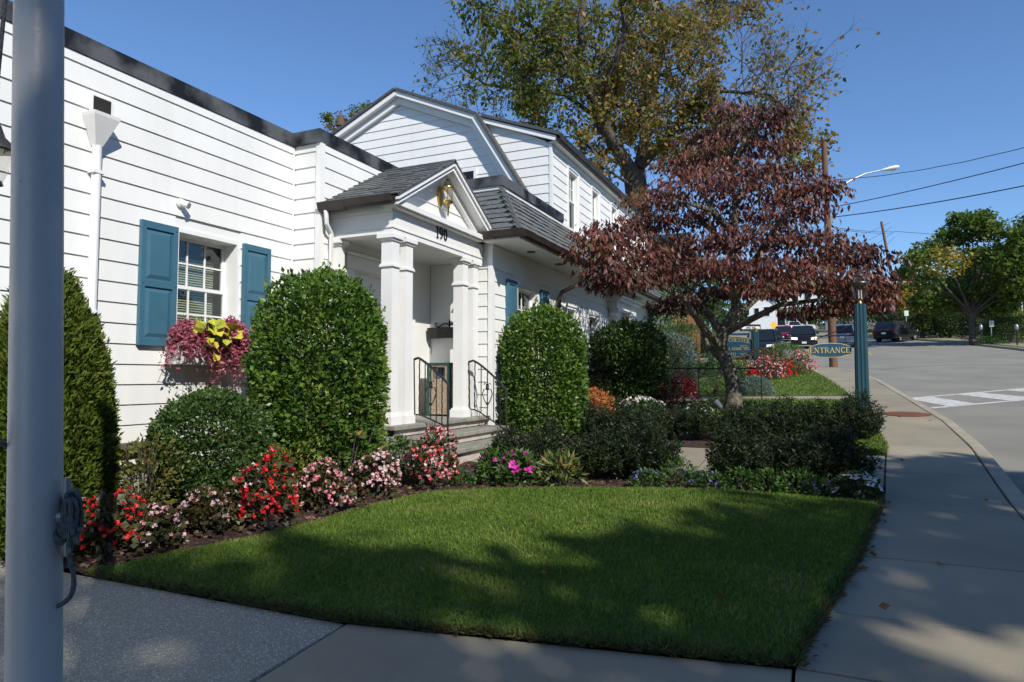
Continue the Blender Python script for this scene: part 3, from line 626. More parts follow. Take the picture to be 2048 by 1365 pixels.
# --- windows
def window(c, y0, y1, z0, z1, rec=.10, cols=3, low_grid=True, frame=.05, blind=None, casing=0, head=0):
    """double hung sash window in a +X wall; frame is the part, the rest are its pieces"""
    m = MB(); d = c-rec
    for a in ((y0, y0+frame), (y1-frame, y1)): m.box(d-.06, c+.012, a[0], a[1], z0, z1)
    m.box(d-.06, c+.013, y0+frame, y1-frame, z1-frame, z1); m.box(d-.06, c+.045, y0-.03, y1+.03, z0-.05, z0+.02)
    if casing:
        for a in ((y0-casing, y0-.002), (y1+.002, y1+casing)): m.box(c-.01, c+.034, a[0], a[1], z0-.05, z1)
        m.box(c-.01, c+.036, y0-casing, y1+casing, z1+.002, z1+casing+head)
    f = part(m, 'window', 'trim')
    a, b = y0+frame, y1-frame; zm = (z0+z1)/2
    for (za, zb, dx, nm) in ((zm-.02, z1-frame, -.02, 'upper_sash'), (z0+.02, zm+.025, .012, 'lower_sash')):
        s = MB(); X0, X1 = d+dx-.03, d+dx; t = .04
        s.box(X0, X1, a, a+t, za, zb); s.box(X0, X1, b-t, b, za, zb); s.box(X0+.001, X1+.002, a+t, b-t, zb-t, zb); s.box(X0+.001, X1+.002, a+t, b-t, za, za+t+.01)
        part(s, nm, 'trim', f)
        if nm == 'upper_sash' or low_grid:
            s = MB(); q = (b-a-2*t)/cols
            for k in range(1, cols): s.box(X1-.022, X1-.004, a+t+q*k-.009, a+t+q*k+.009, za+t, zb-t)
            s.box(X1-.0215, X1-.0045, a+t, b-t, (za+zb)/2-.009, (za+zb)/2+.009); part(s, 'muntins', 'trim', f)
        part(MB().box(X1-.018, X1-.014, a+t, b-t, za+t, zb-t), 'pane', 'glass', f)
    if blind:
        s = MB(); z = zm if blind == 'half' else z0+.05
        for q0, q1 in (((z0+.1, zm+(z1-zm)*.55),) if blind == 'half' else ((z0+.05, z1-.06),)):
            zz = q0
            while zz < q1: s.add([(d-.085, a, zz), (d-.10, a, zz+.022), (d-.10, b-.10, zz+.022), (d-.085, b-.10, zz)], [(0, 1, 2, 3)]); zz += .028
        part(s, 'blind', 'blind', f)
    return f
def shutter(c, y0, y1, z0, z1):
    t = .045; r = .055; o = part(MB().box(c+.028, c+.028+t*.55, y0+.01, y1-.01, z0+.01, z1-.01), 'shutter', 'blue')
    zm = (z0+z1)/2; f = MB(); A, B = c+.0285, c+.028+t
    f.box(A, B, y0, y0+r, z0, z1); f.box(A, B, y1-r, y1, z0, z1)
    for za, zb in ((z0, z0+r*1.4), (zm-r*.7, zm+r*.7), (z1-r*1.4, z1)): f.box(A, B-.001, y0+r, y1-r, za, zb)
    part(f, 'stile_frame', 'blue', o, bevel=.003)
    for za, zb in ((z0+r*1.4, zm-r*.7), (zm+r*.7, z1-r*1.4)):
        x0, x1 = c+.053, c+.068; e = .012; k = .05
        lo = [(x0, y0+r+e, za+e), (x0, y1-r-e, za+e), (x0, y1-r-e, zb-e), (x0, y0+r+e, zb-e)]; hi = [(x1, y0+r+k, za+k), (x1, y1-r-k, za+k), (x1, y1-r-k, zb-k), (x1, y0+r+k, zb-k)]
        part(MB().hexa(lo, hi), 'raised_panel', 'blue', o)
    s = MB()
    for yy in (y0+.03, y1-.03):
        for zz in (z0+.05, zm, z1-.05): s.box(B, B+.006, yy-.007, yy+.007, zz-.007, zz+.007)
    part(s, 'screws', 'blue', o)
    return o
# --- left wing
hw = (4.985, 5.885, 1.98, 3.24)
w1 = wallX(W1X, -4, 6.78, .72, ZT, [hw], .722)
window(W1X, *hw, rec=.17, cols=3, blind='half')
shutter(W1X, 4.55, 4.98, 1.93, 3.22); shutter(W1X, 5.895, 6.325, 1.93, 3.22)
hbox('foundation', 'stucco', W1X-.2, W1X-.03, -4, 6.78, -.4, .718)
hbox('vent_slot', 'dark', W1X-.028, W1X-.012, 3.9, 4.75, .64, .705)
wallY(6.78, W1X, W2X-.045, .6, ZT, .722)
w2 = wallX(W2X, 6.825, 9.45, .9, ZT, [(7.42, 8.40, .9, 3.08)], .722)
hbox('corner_post', 'trim', W2X-.05, W2X+.03, 6.745, 6.83, .5, ZT-.002)
hbox('corner_bead', 'trim', W1X+.0, W1X+.035, 6.735, 6.752, .6, ZT-.003)
hbox('roof_deck', 'shingle_edge', -14, W1X-.1, -4, 6.9, ZT-.12, ZT-.04); hbox('roof_deck', 'shingle_edge', -14, W2X-.1, 6.9, 13.04, ZT-.13, ZT-.03)
hbox('rear_wall', 'siding', -14.2, -14, -4, 20.4, .2, ZT+.1); hbox('end_wall', 'siding', -14, W1X-.001, -4.2, -4.002, .2, ZT+.1)
cy = lin(-4, 6.74, 6)
for a, b in zip(cy, cy[1:]): hbox('coping', 'coping', W1X-.25, W1X+.035, a+.002, b-.002, ZT-.015, ZT+.165)
hbox('coping', 'coping', W1X+.03, W2X+.032, 6.715, 6.95, ZT-.012, ZT+.167)
hbox('coping', 'coping', W2X-.25, W2X+.034, 6.952, 10.2, ZT-.014, ZT+.164)
# conductor head and white downspout
hbox('scupper_frame', 'trim', W1X+.02, W1X+.045, 4.0, 4.22, 4.15, 4.33); hbox('scupper', 'dark', W1X+.03, W1X+.048, 4.025, 4.20, 4.17, 4.31)
cx, cyy = W1X+.12, 4.06
m = MB(); a = [(W1X+.03, cyy-.035, 3.82), (W1X+.10, cyy-.035, 3.82), (W1X+.10, cyy+.035, 3.82), (W1X+.03, cyy+.035, 3.82)]; b = [(W1X+.03, cyy-.125, 4.08), (W1X+.21, cyy-.125, 4.08), (W1X+.21, cyy+.125, 4.08), (W1X+.03, cyy+.125, 4.08)]
m.hexa(a, b); m.hexa(b, [(p[0]+(.006 if i in (1, 2) else 0), p[1]+(-.006 if i < 2 else .006), 4.11) for i, p in enumerate(b)])
part(m, 'conductor_head', 'trim', smooth=False)
part(MB().tube([(W1X+.068, cyy, 3.82), (W1X+.068, cyy, .75), (W1X+.2, cyy, .6)], .042, 14), 'downspout', 'trim', smooth=True)
for z in (3.55, 2.2): hbox('pipe_strap', 'trim', W1X+.02, W1X+.115, cyy-.055, cyy+.055, z, z+.035)
# --- porch
FZ = 1.0
hbox('porch_ceiling', 'trim', W2X, -4.95, 7.0, 9.44, 3.46, 3.5)
ent = MB().box(-5.0, -4.83, 6.95, 9.45, 3.43, 3.76); ent.box(W2X, -5.001, 6.951, 7.12, 3.431, 3.76)
part(ent, 'porch_beam', 'trim')
m = MB().box(-4.999, -4.815, 6.935, 9.452, 3.50, 3.52).box(W2X, -4.999, 6.935, 6.952, 3.501, 3.519); part(m, 'beam_moulding', 'trim')
def column(y, x=-5.02, w=.165, z0=FZ, z1=3.43, wall=False):
    c = part(MB().box(x, x+w, y, y+w, z0+.12, z1-.06), 'porch_column', 'trim')
    for za, zb, e, nm in ((z0, z0+.11, .035, 'base'), (z0+.11, z0+.135, .02, 'base_moulding'), (z1-.42, z1-.395, .022, 'neck_ring'), (z1-.395, z1-.375, .012, 'neck_ring'), (z1-.085, z1-.055, .02, 'capital'), (z1-.055, z1-.001, .045, 'capital')):
        part(MB().box(x-e, x+w+e, y-e, y+w+e, za, zb), nm, 'trim', c)
    return c
for y in (6.985, 7.30, 8.85, 9.19): column(y)
column(6.985, W2X+.03, .12)
RY, RZ, EZ, EY0, EY1 = 8.19, 4.66, 3.84, 6.80, 9.58
sl_ = (RZ-EZ)/(RY-EY0)
m = MB()                                                        # tympanum and its boards
ty = part(MB().prism([(-4.93, 7.0, 3.80), (-4.93, 9.4, 3.80), (-4.93, RY, 3.80+1.2*sl_)], (.04, 0, 0)), 'tympanum', 'trim')
z = 3.86
while z < 4.5:
    zt = min(z+.19, 4.55); f = lambda q: (3.80+1.2*sl_-q)/sl_
    part(MB().add([(-4.89, RY-f(z), z), (-4.89, RY+f(z), z), (-4.89, RY+f(zt), zt), (-4.89, RY-f(zt), zt), (-4.868, RY-f(z), z), (-4.868, RY+f(z), z), (-4.883, RY+f(zt), zt), (-4.883, RY-f(zt), zt)],
                  [(0, 3, 2, 1), (4, 5, 6, 7), (0, 1, 5, 4), (3, 7, 6, 2), (0, 4, 7, 3), (1, 2, 6, 5)]), 'siding_board', 'siding', ty); z += .19
part(MB().box(-4.93, -4.70, 6.86, 9.5, 3.765, 3.835).box(-4.93, -4.74, 6.9, 9.46, 3.74, 3.764), 'cornice', 'trim')
for s_ in (-1, 1):                                              # raking cornice: soffit board + two fascia strips
    yo = EY0 if s_ < 0 else EY1
    def q(t, dz, y_=yo): return RY+(y_-RY)*t, RZ+(EZ-RZ)*t+dz
    xs_ = .003*(s_ > 0)
    for x0, x1, d0, d1, t1 in ((-4.93, -4.66, -.10, -.035, .985), (-4.86, -4.63, -.035, .012, 1.0), (-4.92, -4.80, -.2, -.102, .86)):
        (ya, za), (yb, zb) = q(0, 0), q(t1, 0)
        part(MB().prism([(x0, ya, za+d0), (x0, yb, zb+d0), (x0, yb, zb+d1), (x0, ya, za+d1)], (x1-x0+xs_, 0, 0)), 'raking_cornice', 'trim')
    part(MB().prism([(-5.86, RY, RZ+.015), (-5.86, yo, EZ+.015), (-5.86, yo, EZ+.035), (-5.86, RY, RZ+.035)], (1.24, 0, 0)), 'roof_deck', 'shingle_edge')
hbox('eave_board', 'trim', W2X, -4.82, 6.92, 6.94, 3.70, 3.80)
# shingles: one piece each where they can be told apart
def shmesh(w, h, t=.014):
    return MB().add([(0, 0, 0), (w, 0, 0), (w, h, 0), (0, h, 0), (0, 0, t), (w, 0, t), (w, h, .004), (0, h, .004)], [(0, 3, 2, 1), (4, 5, 6, 7), (0, 1, 5, 4), (1, 2, 6, 5), (2, 3, 7, 6), (3, 0, 4, 7)]).mesh('shingle')
SHV = [shmesh(w, .20, t) for w, t in ((.20, .014), (.235, .018), (.27, .012), (.22, .022))]; SHW = [.20, .235, .27, .22]
from mathutils import Matrix
def shingle_field(o, u, v, n, wid, ht, parent, exp=.13, left=None, right=None, single=True):
    """o = lower left corner, u along the eave, v up the slope; left/right(t) clip in metres along u"""
    o, u, v, n = Vector(o), Vector(u).normalized(), Vector(v).normalized(), Vector(n).normalized()
    basis = Matrix((u, v, n)).transposed().to_4x4(); r = 0; jm = MB(); rr = random.Random(int(abs(o.x*100+o.y*10)))
    while r*exp < ht-.02:
        a = left(r*exp) if left else 0; b = right(r*exp) if right else wid; x = a-rr.uniform(0, .2); hgt = min(1, (ht-r*exp)/.2)
        while x < b:
            k = rr.randrange(4); w = SHW[k]; x0 = max(x, a); x1 = min(x+w-.004, b)
            if x1-x0 > .03:
                p = o+u*x0+v*(r*exp+rr.uniform(-.006, .006))+n*(.004+.0004*rr.random())
                mtx = Matrix.Translation(p) @ basis @ Matrix.Rotation(R(3.2), 4, 'X').inverted() @ Matrix.Diagonal(((x1-x0)/w, hgt, 1, 1))
                if single:
                    s = link('shingle', SHV[k], 'shingle', parent); s.matrix_local = mtx
                else:
                    me = SHV[k]; jm.add([mtx @ vv.co for vv in me.vertices], [tuple(pp.vertices) for pp in me.polygons])
            x += w
        r += 1
    if not single: tag(part(jm, 'shingles', 'shingle', parent), kind='stuff')
rf = part(MB().prism([(-5.86, EY0, EZ), (-4.63, EY0, EZ), (-4.63, EY0+.02, EZ+.012), (-5.86, EY0+.02, EZ+.012)], (0, 0, .02)), 'porch_roof', 'shingle_edge')
sv = Vector((0, RY-EY0, RZ-EZ)); SLn = sv.length
shingle_field((-5.85, EY0-.03, EZ+.025), (1, 0, 0), sv, (0, -sv.z, sv.y), 1.23, SLn+.03, rf)
shingle_field((-4.62, EY1+.03, EZ+.025), (-1, 0, 0), (0, -sv.y, sv.z), (0, sv.z, sv.y), 1.23, SLn+.03, rf, single=False)
part(MB().tube([(-5.86, RY, RZ+.03), (-4.62, RY, RZ+.03)], .035, 6), 'ridge_cap', 'shingle_edge')
def gutter(p0, p1, out, name='gutter'):
    p0, p1, out = Vector(p0), Vector(p1), Vector(out).normalized(); z = Vector((0, 0, 1))
    prof = [(0, .0), (0, -.10), (.05, -.105), (.085, -.075), (.10, -.02), (.11, .012), (.098, .012), (.09, -.015), (.06, -.08), (.012, -.088), (.012, 0)]
    gt = part(MB().prism([p0+out*a+z*b for a, b in prof], p1-p0), name, 'gutter')
    L_ = (p1-p0).length; d = (p1-p0).normalized(); n = int(L_/.75)
    for k in range(n):
        c = p0+d*(.4+k*L_/max(n, 1)); m = MB().prism([c+out*a*1.03+z*(b*1.03-.004) for a, b in prof[1:6]]+[c+out*.06+z*.02], d*.03); part(m, 'bracket', 'gutter', gt)
    return gt
gutter((-5.83, EY0-.01, EZ+.01), (-4.68, EY0-.01, EZ+.01), (0, -1, 0))
part(MB().tube([(-5.72, EY0-.06, EZ-.08), (-5.72, EY0-.04, EZ-.25), (-5.76, EY0+.1, EZ-.35), (-5.76, EY0+.1, .6)], .03, 10), 'downspout', 'trim', smooth=True)
# house number
letters('190', None, 'black', (-4.828, 8.17, 3.575), (0, 1, 0), (0, 0, 1), (1, 0, 0), .165, .10, depth=.012, pfun=lambda mb, n, m, p: part(mb, n, m), name='house_number')
# porch back wall: door with surround, soft panels
d_ = part(MB().box(W2X-.10, W2X-.06, 7.425, 8.395, FZ, 3.078), 'door', 'trim')
for za, zb in ((1.15, 1.75), (1.9, 2.85)):
    for ya, yb in ((7.55, 7.87), (7.95, 8.27)):
        part(MB().hexa([(W2X-.062, ya, za), (W2X-.062, yb, za), (W2X-.062, yb, zb), (W2X-.062, ya, zb)], [(W2X-.045, ya+.04, za+.04), (W2X-.045, yb-.04, za+.04), (W2X-.045, yb-.04, zb-.04), (W2X-.045, ya+.04, zb-.04)]), 'door_panel', 'trim', d_)
part(MB().tube([(W2X-.05, 8.30, 1.98), (W2X+.0, 8.30, 1.98)], .03, 10), 'door_knob', 'brass', d_)
m = MB()
for ya, yb in ((7.30, 7.44), (8.38, 8.52)): m.box(W2X+.0, W2X+.06, ya, yb, FZ, 3.10)
m.box(W2X, W2X+.07, 7.26, 8.56, 3.102, 3.28); m.box(W2X, W2X+.10, 7.24, 8.58, 3.285, 3.33); part(m, 'door_surround', 'trim')
part(MB().box(W2X+.03, W2X+.05, 8.53, 9.44, FZ, 3.46), 'wall_panel', 'trim'); part(MB().box(W2X+.05, W2X+.085, 8.80, 8.95, FZ, 3.3), 'wall_pilaster', 'trim')
part(MB().box(W2X+.05, -5.05, 9.45, 9.50, FZ, 3.46), 'side_panel', 'trim')
part(MB().box(-5.80, -5.775, 9.432, 9.449, 2.0, 2.13), 'doorbell', 'steel')
# steps: stone treads on painted brick risers
def treads(x0, x1, zt, y0, y1, ys):
    pts = [y0]+ys+[y1]; j = None
    for a, b in zip(pts, pts[1:]):
        part(MB().box(x0, x1+random.uniform(-.012, .012), a+.003, b-.003, zt-.055, zt+random.uniform(-.004, .003)), 'stone_tread', 'stone', bevel=.008)
def risers(x, z0, z1, y0, y1):
    w = part(MB().box(x-.10, x-.012, y0+.01, y1-.01, z0, z1-.001), 'riser_core', 'stucco'); y = y0
    while y < y1-.02:
        b = min(y+.24, y1); part(MB().box(x-.1, x, y+.004, b-.004, z0+.004, z1-.004), 'brick', 'brick', w, bevel=.006); y += .24
treads(W2X, -4.70, 1.0, 6.86, 9.5, [7.9, 8.75]); risers(-4.76, .855, .945, 6.95, 9.42)
treads(-4.80, -4.38, .85, 6.95, 9.52, [7.75]); risers(-4.43, .705, .795, 7.05, 9.46)
treads(-4.46, -4.08, .70, 7.2, 9.5, [8.4]); risers(-4.13, .45, .645, 7.25, 9.46)
part(MB().box(W2X, -4.76, 6.93, 6.96, .1, .944).box(-5.8, -4.86, 6.96, 9.45, .1, .944).box(-4.86, -4.46, 7.03, 9.44, .1, .794).box(-4.5, -4.15, 7.24, 9.45, .1, .6), 'step_core', 'stucco')
# --- right block, ground floor
RW = [(10.52, 11.42, 1.75, 3.22), (13.05, 13.72, 1.75, 3.10), (14.55, 15.25, 1.75, 3.05), (18.55, 19.15, 1.9, 3.2)]
wallY(9.55, -5.06, R1X-.03, .6, 3.74, .722)
wallX(R1X, 9.6, 20.35, .9, 3.76, RW+[(16.55, 17.5, .9, 3.2)], .722)
hbox('foundation', 'stucco', R1X-.2, R1X-.02, 9.6, 20.35, 0, .9)
hbox('corner_post', 'trim', R1X-.05, R1X+.032, 9.515, 9.605, .5, 3.738)
for w in RW: window(R1X, *w, rec=.07, cols=2, casing=.09, head=.1, blind='full' if w[0] > 13 else 'half')
shutter(R1X, 10.02, 10.41, 1.75, 3.25); shutter(R1X, 11.53, 11.92, 1.75, 3.25)
shutter(R1X, 18.1, 18.45, 1.9, 3.25); shutter(R1X, 19.25, 19.6, 1.9, 3.25)
hbox('frieze', 'trim', R1X, R1X+.03, 9.61, 20.3, 3.36, 3.735)
hbox('soffit', 'trim', -5.1, -4.10, 9.28, 20.6, 3.74, 3.78)
for y in (10.35, 11.7, 13.3, 15.2, 17.4, 19.4): part(MB().lathe([(.001, 0), (.075, 0), (.075, .012), (.001, .012)], (-4.36, y, 3.726), 18), 'soffit_vent', 'black')
gutter((-4.105, 9.26, 3.87), (-4.105, 20.6, 3.87), (1, 0, 0)); gutter((-4.93, 9.285, 3.87), (-4.0, 9.285, 3.87), (0, -1, 0))
part(MB().tube([(-4.04, 12.55, 3.78), (-4.06, 12.5, 3.62), (-4.3, 12.45, 3.42), (-4.55, 12.4, 3.30), (-4.62, 12.4, 3.18), (-4.62, 12.4, 1.0)], .042, 12), 'brown_downspout', 'gutter', smooth=True)
# mansard
PX, PY0, PZ = -4.90, 10.28, 4.86
mf = part(MB().prism([(-4.12, 9.3, 3.845), (-4.12, 20.6, 3.845), (PX, 20.6, PZ), (PX, PY0, PZ)], (-.03, 0, -.03)), 'mansard_roof', 'shingle_edge')
fv = Vector((PX+4.12, 0, PZ-3.845)); FL = fv.length; hipo = (PY0-9.3)
shingle_field((-4.09, 9.28, 3.845), (0, 1, 0), fv, (fv.z, 0, -fv.x), 4.6, FL, mf, .15, left=lambda t: hipo*t/FL)
shingle_field((-4.09, 13.88, 3.845), (0, 1, 0), fv, (fv.z, 0, -fv.x), 6.7, FL, mf, .15, single=False)
hv = Vector((0, PY0-9.3, PZ-3.845)); HL = hv.length
hf = part(MB().prism([(-4.12, 9.3, 3.84), (PX, PY0, PZ), (-5.9, PY0, PZ), (-5.9, 9.3, 3.84)], (0, .03, -.03)), 'hip_roof', 'shingle_edge')
shingle_field((-5.85, 9.27, 3.845), (1, 0, 0), hv, (0, -hv.z, hv.y), 1.75, HL, hf, .15, right=lambda t: 1.75-.78*t/HL)
part(MB().tube([(-4.08, 9.27, 3.86), (PX+.02, PY0-.02, PZ+.02)], .035, 6), 'hip_cap', 'shingle_edge')
hbox('flashing', 'trim', -5.85, PX+.03, PY0-.03, PY0, PZ-.015, PZ+.06); hbox('flashing', 'trim', PX, PX+.032, PY0, 20.6, PZ-.014, PZ+.06)
hbox('parapet', 'trim', -5.85, PX-.01, PY0, PY0+.2, PZ-.3, PZ+.058); hbox('parapet', 'trim', PX-.18, PX-.001, PY0+.2, 13.0, PZ-.3, PZ+.058)
hbox('coping', 'coping', -5.85, PX+.06, PY0-.06, PY0+.22, PZ+.061, PZ+.24); hbox('coping', 'coping', PX-.2, PX+.062, PY0+.221, 13.3, PZ+.062, PZ+.238)
hbox('roof_deck', 'shingle_edge', W2X, PX-.18, PY0+.2, 13.04, ZT, ZT+.05)
hbox('roof_deck', 'shingle_edge', F2X, PX+.01, 13.05, 20.6, PZ-.05, PZ-.016)
# second doorway
for y in (16.15, 17.6):
    c = part(MB().box(R1X+.03, R1X+.24, y, y+.28, .9, 3.25), 'pilaster', 'trim')
    part(MB().box(R1X+.03, R1X+.28, y-.04, y+.32, 3.252, 3.33), 'pilaster_cap', 'trim', c); part(MB().box(R1X+.03, R1X+.265, y-.025, y+.305, 2.80, 2.84), 'pilaster_ring', 'trim', c)
part(MB().box(R1X+.031, R1X+.26, 16.05, 18.0, 3.332, 3.5).box(R1X+.031, R1X+.36, 15.95, 18.1, 3.502, 3.58).box(R1X+.031, R1X+.42, 15.9, 18.15, 3.581, 3.63), 'door_hood', 'trim')
part(MB().box(R1X-.12, R1X-.08, 16.55, 17.5, .9, 3.2), 'door', 'trim')
# --- upper floor: gambrel gable facing the camera, dormer front facing the street
PK, KR, KL, BR, BL = (-8.86, 8.36), (-6.74, 7.42), (-10.98, 7.42), (-5.42, 5.3), (-12.3, 5.3)
DE = (-4.86, 6.70)
def gr(z):
    if z <= 6.62: return F2X
    if z <= KR[1]-.06: return F2X+(KR[0]-F2X)*(z-6.62)/(KR[1]-.06-6.62)
    return KR[0]+(PK[0]-KR[0])*min(1, (z-KR[1]+.06)/(PK[1]-KR[1]))
def gl_(z):
    if z <= KL[1]-.06: return BL[0]+(KL[0]-BL[0])*max(0, (z-BL[1])/(KL[1]-BL[1]))
    return KL[0]+(PK[0]-KL[0])*min(1, (z-KL[1]+.06)/(PK[1]-KL[1]))
wallY(GY, BL[0], F2X, 4.6, PK[1]-.06, 4.72, 'gable_wall', gl_, gr)
def rake(p, q_, w=.20, y0=GY-.15, y1=GY-.028, drop=0):
    p, q_ = Vector((p[0], 0, p[1])), Vector((q_[0], 0, q_[1])); d = (q_-p).normalized(); n = Vector((-d.z, 0, d.x));
    if n.z > 0: n = -n
    a = lambda v, y: (v.x, y, v.z)
    return MB().prism([a(p+n*drop, y0), a(q_+n*drop, y0), a(q_+n*(drop+w), y0), a(p+n*(drop+w), y0)], (0, y1-y0, 0))
for i_, (p, q_) in enumerate(((PK, KR), (KR, BR), (PK, KL), (KL, BL))):
    part(rake(p, q_, .11, GY-.24-.004*i_), 'rake_fascia', 'trim'); part(rake(p, q_, .14, GY-.11-.004*i_, drop=.112), 'rake_frieze', 'trim')
    part(rake(p, q_, -.06, GY-.28-.004*i_, 20.5, drop=-.002), 'roof_slope', 'shingle_edge')
part(rake(KR, DE, .10, GY-.12), 'rake_fascia', 'trim'); part(rake((KR[0]+.1, KR[1]-.02), (DE[0]+.06, DE[1]), -.06, GY-.16, 20.5, drop=-.002), 'roof_slope', 'shingle_edge')
F2 = [(14.1, 14.78, 4.98, 6.38), (15.85, 16.45, 4.98, 6.38), (17.6, 18.2, 4.98, 6.38), (19.2, 19.8, 4.98, 6.38)]
wallX(F2X, 13.09, 20.4, 4.72, 6.66, F2, 4.722, 'upper_wall')
for w in F2: window(F2X, *w, rec=.06, cols=3, low_grid=False, casing=.085, blind='full')
hbox('corner_post', 'trim', F2X-.03, F2X+.034, GY-.034, 13.095, 4.9, 6.58)
hbox('eave_soffit', 'trim', F2X, DE[0]+.0, 13.0, 20.5, 6.58, 6.62); hbox('eave_frieze', 'trim', F2X, F2X+.036, 13.1, 20.4, 6.46, 6.578)
gutter((DE[0], 12.92, 6.70), (DE[0], 20.5, 6.70), (1, 0, 0))
gw = part(MB().box(-7.36, -6.80, GY-.05, GY-.028, 5.95, 6.30), 'gable_window', 'trim'); part(MB().box(-7.30, -6.87, GY-.055, GY-.051, 5.9, 6.23), 'pane', 'black', gw)
hbox('end_wall', 'siding', -14, R1X, 20.36, 20.55, .6, 6.6)
hbox('party_wall', 'dark', -14, -7.4, 6.95, 7.0, .3, ZT-.14); hbox('room_floor', 'room', -14, W2X-.3, -4, 20.3, .9, .95)
hbox('room_wall', 'room', -9.2, -9.1, -4, 6.9, .95, ZT-.15); hbox('room_wall', 'room', -8.2, -8.1, 9.7, 20.3, .95, 4.5); hbox('room_ceiling', 'room', -9, R1X-.25, 10.4, 20.3, 3.80, 3.84)
hbox('room_wall', 'room', -8.2, -8.1, 13.2, 20.3, 4.75, 6.6)
# ================================================================== things on and around the house
def rounded(c, a, b, n=6): return [(c[0]+a*math.cos(t), c[1]+b*math.sin(t)) for t in lin(0, 6.283, n)]
# brass lantern on the pediment
L = thing('wall_lantern', 'brass and glass coach lantern on the porch pediment', 'lantern', (-4.865, 8.16, 4.22))
bp = MB().prism([(0, .06*math.cos(t), .16*math.sin(t)-.02) for t in lin(0, 5.9, 14)], (.025, 0, 0)); bp.build('back_plate', 'brass', L, bevel=.006)
MB().tube([(.02, 0, .06), (.07, 0, .10), (.12, 0, .11)], .012, 8).build('arm', 'brass', L, True)
lx = .14
MB().lathe([(.02, .22), (.035, .21), (.03, .19), (.05, .17), (.075, .11), (.085, .10)], (lx, 0, 0), 12).build('cap', 'lampmetal', L, True)
MB().lathe([(.088, .10), (.092, .085), (.08, .075)], (lx, 0, 0), 12).build('collar', 'brass', L, True)
m = MB()
for k in range(6):
    a = k*math.pi/3; m.tube([(lx+.075*math.cos(a), .075*math.sin(a), .08), (lx+.068*math.cos(a), .068*math.sin(a), -.10)], .006, 5)
m.build('cage', 'brass', L)
MB().lathe([(.070, .078), (.063, -.098)], (lx, 0, 0), 6).build('glass', 'lampglass', L)
MB().lathe([(.07, -.10), (.085, -.115), (.06, -.14), (.025, -.155), (.03, -.19), (.018, -.21), (.014, -.30), (.002, -.33)], (lx, 0, 0), 12).build('finial', 'brass', L, True)
MB().tube([(lx, 0, -.09), (lx, 0, .0)], .012, 8).build('candle', 'white', L)
# second lantern beside the far doorway
L2 = thing('wall_lantern', 'pewter coach lantern between the white pilasters of the side entrance', 'lantern', (R1X+.0, 17.35, 2.55))
MB().box(-.0, .035, -.05, .05, -.15, .15).build('back_plate', 'lampmetal', L2)
MB().lathe([(.02, .2), (.07, .12), (.075, .1)], (.11, 0, 0), 8).build('cap', 'lampmetal', L2); MB().lathe([(.07, .1), (.055, -.12)], (.11, 0, 0), 8).build('glass', 'lampglass', L2); MB().lathe([(.06, -.12), (.03, -.17), (.005, -.2)], (.11, 0, 0), 8).build('finial', 'lampmetal', L2)
# security camera bump on the wall
sc = thing('security_camera', 'small white round security camera on the clapboard above the left shutter', 'camera', (W1X+.03, 5.02, 3.50))
MB().lathe([(.05, 0), (.05, .02), (.038, .025)], n=14).build('mount', 'trim', sc).rotation_euler.y = R(90)
MB().tube([(.02, 0, 0), (.10, .03, -.03)], [.036, .04], 12).build('housing', 'trim', sc, True)
MB().tube([(.098, .029, -.029), (.105, .031, -.032)], [.028, .028], 10).build('lens', 'steel', sc)
sc2 = thing('floodlight', 'small grey floodlight under the soffit at the far corner of the house', 'light', (R1X+.03, 19.9, 3.40)); MB().box(0, .1, -.06, .06, -.06, .06).build('housing', 'steel', sc2, bevel=.02); MB().box(.1, .105, -.05, .05, -.05, .05).build('lens', 'lampglass', sc2)
# wrought iron railings
def railing(label, y, x0, x1, z0, z1, zf0, zf1):
    o = thing('handrail', label, 'railing', (0, y, 0), 0, 'wrought iron handrails of the porch steps')
    top = [(x0, 0, z0)]+[(x0+(x1-x0)*(.12+.88*t), 0, z0+.02*(1-t)-(z0-z1)*t**1.25) for t in lin(0, 1, 9)]
    MB().tube(top+[(x1+.015, 0, z1-.06), (x1+.01, 0, z1-.1)], .017, 8).build('top_rail', 'iron', o, True)
    zb = lambda x: zf0+.11-(zf0-zf1)*max(0, ((x-x0)/(x1-x0)-.2)/.8)
    MB().tube([(x, 0, zb(x)) for x in lin(x0, x1, 8)], .011, 6).build('bottom_rail', 'iron', o)
    MB().tube([(x1, 0, z1), (x1, 0, zf1)], .016, 4).build('newel', 'iron', o); MB().tube([(x0, 0, z0), (x0-.0, 0, z0-.06), (x0+.02, 0, zf0)], .011, 4).build('end_bar', 'iron', o)
    zt = lambda x: interp(x, [(p[0], p[2]) for p in top]); n = 5
    for k in range(1, n+1):
        x = x0+(x1-x0)*k/(n+1)
        if k in (1, 3, 5):
            zs = lin(zb(x), zt(x), 22); MB().tube([(x+.003*math.cos(i*1.6), .003*math.sin(i*1.6), z) for i, z in enumerate(zs)], .009, 5).build('twisted_baluster', 'iron', o)
        else: MB().tube([(x, 0, zb(x)), (x, 0, zt(x))], .0085, 4).build('baluster', 'iron', o)
    x = x0+(x1-x0)*.5; zc = (zb(x)+zt(x))/2; m = MB()
    for s_ in (-1, 1):
        m.tube([(x, 0, zc-.17), (x+s_*.05, 0, zc-.10), (x+s_*.085, 0, zc), (x+s_*.06, 0, zc+.07), (x+s_*.02, 0, zc+.075), (x+s_*.015, 0, zc+.15), (x+s_*.045, 0, zc+.165), (x+s_*.05, 0, zc+.14)], .008, 5)
    m.box(x-.02, x+.02, -.014, .014, zc+.06, zc+.09); m.box(x-.02, x+.02, -.014, .014, zc-.16, zc-.13); m.build('scroll', 'iron', o)
railing('black wrought iron handrail beside the left pair of porch columns', 7.52, -4.86, -4.34, 1.84, 1.52, 1.0, .85)
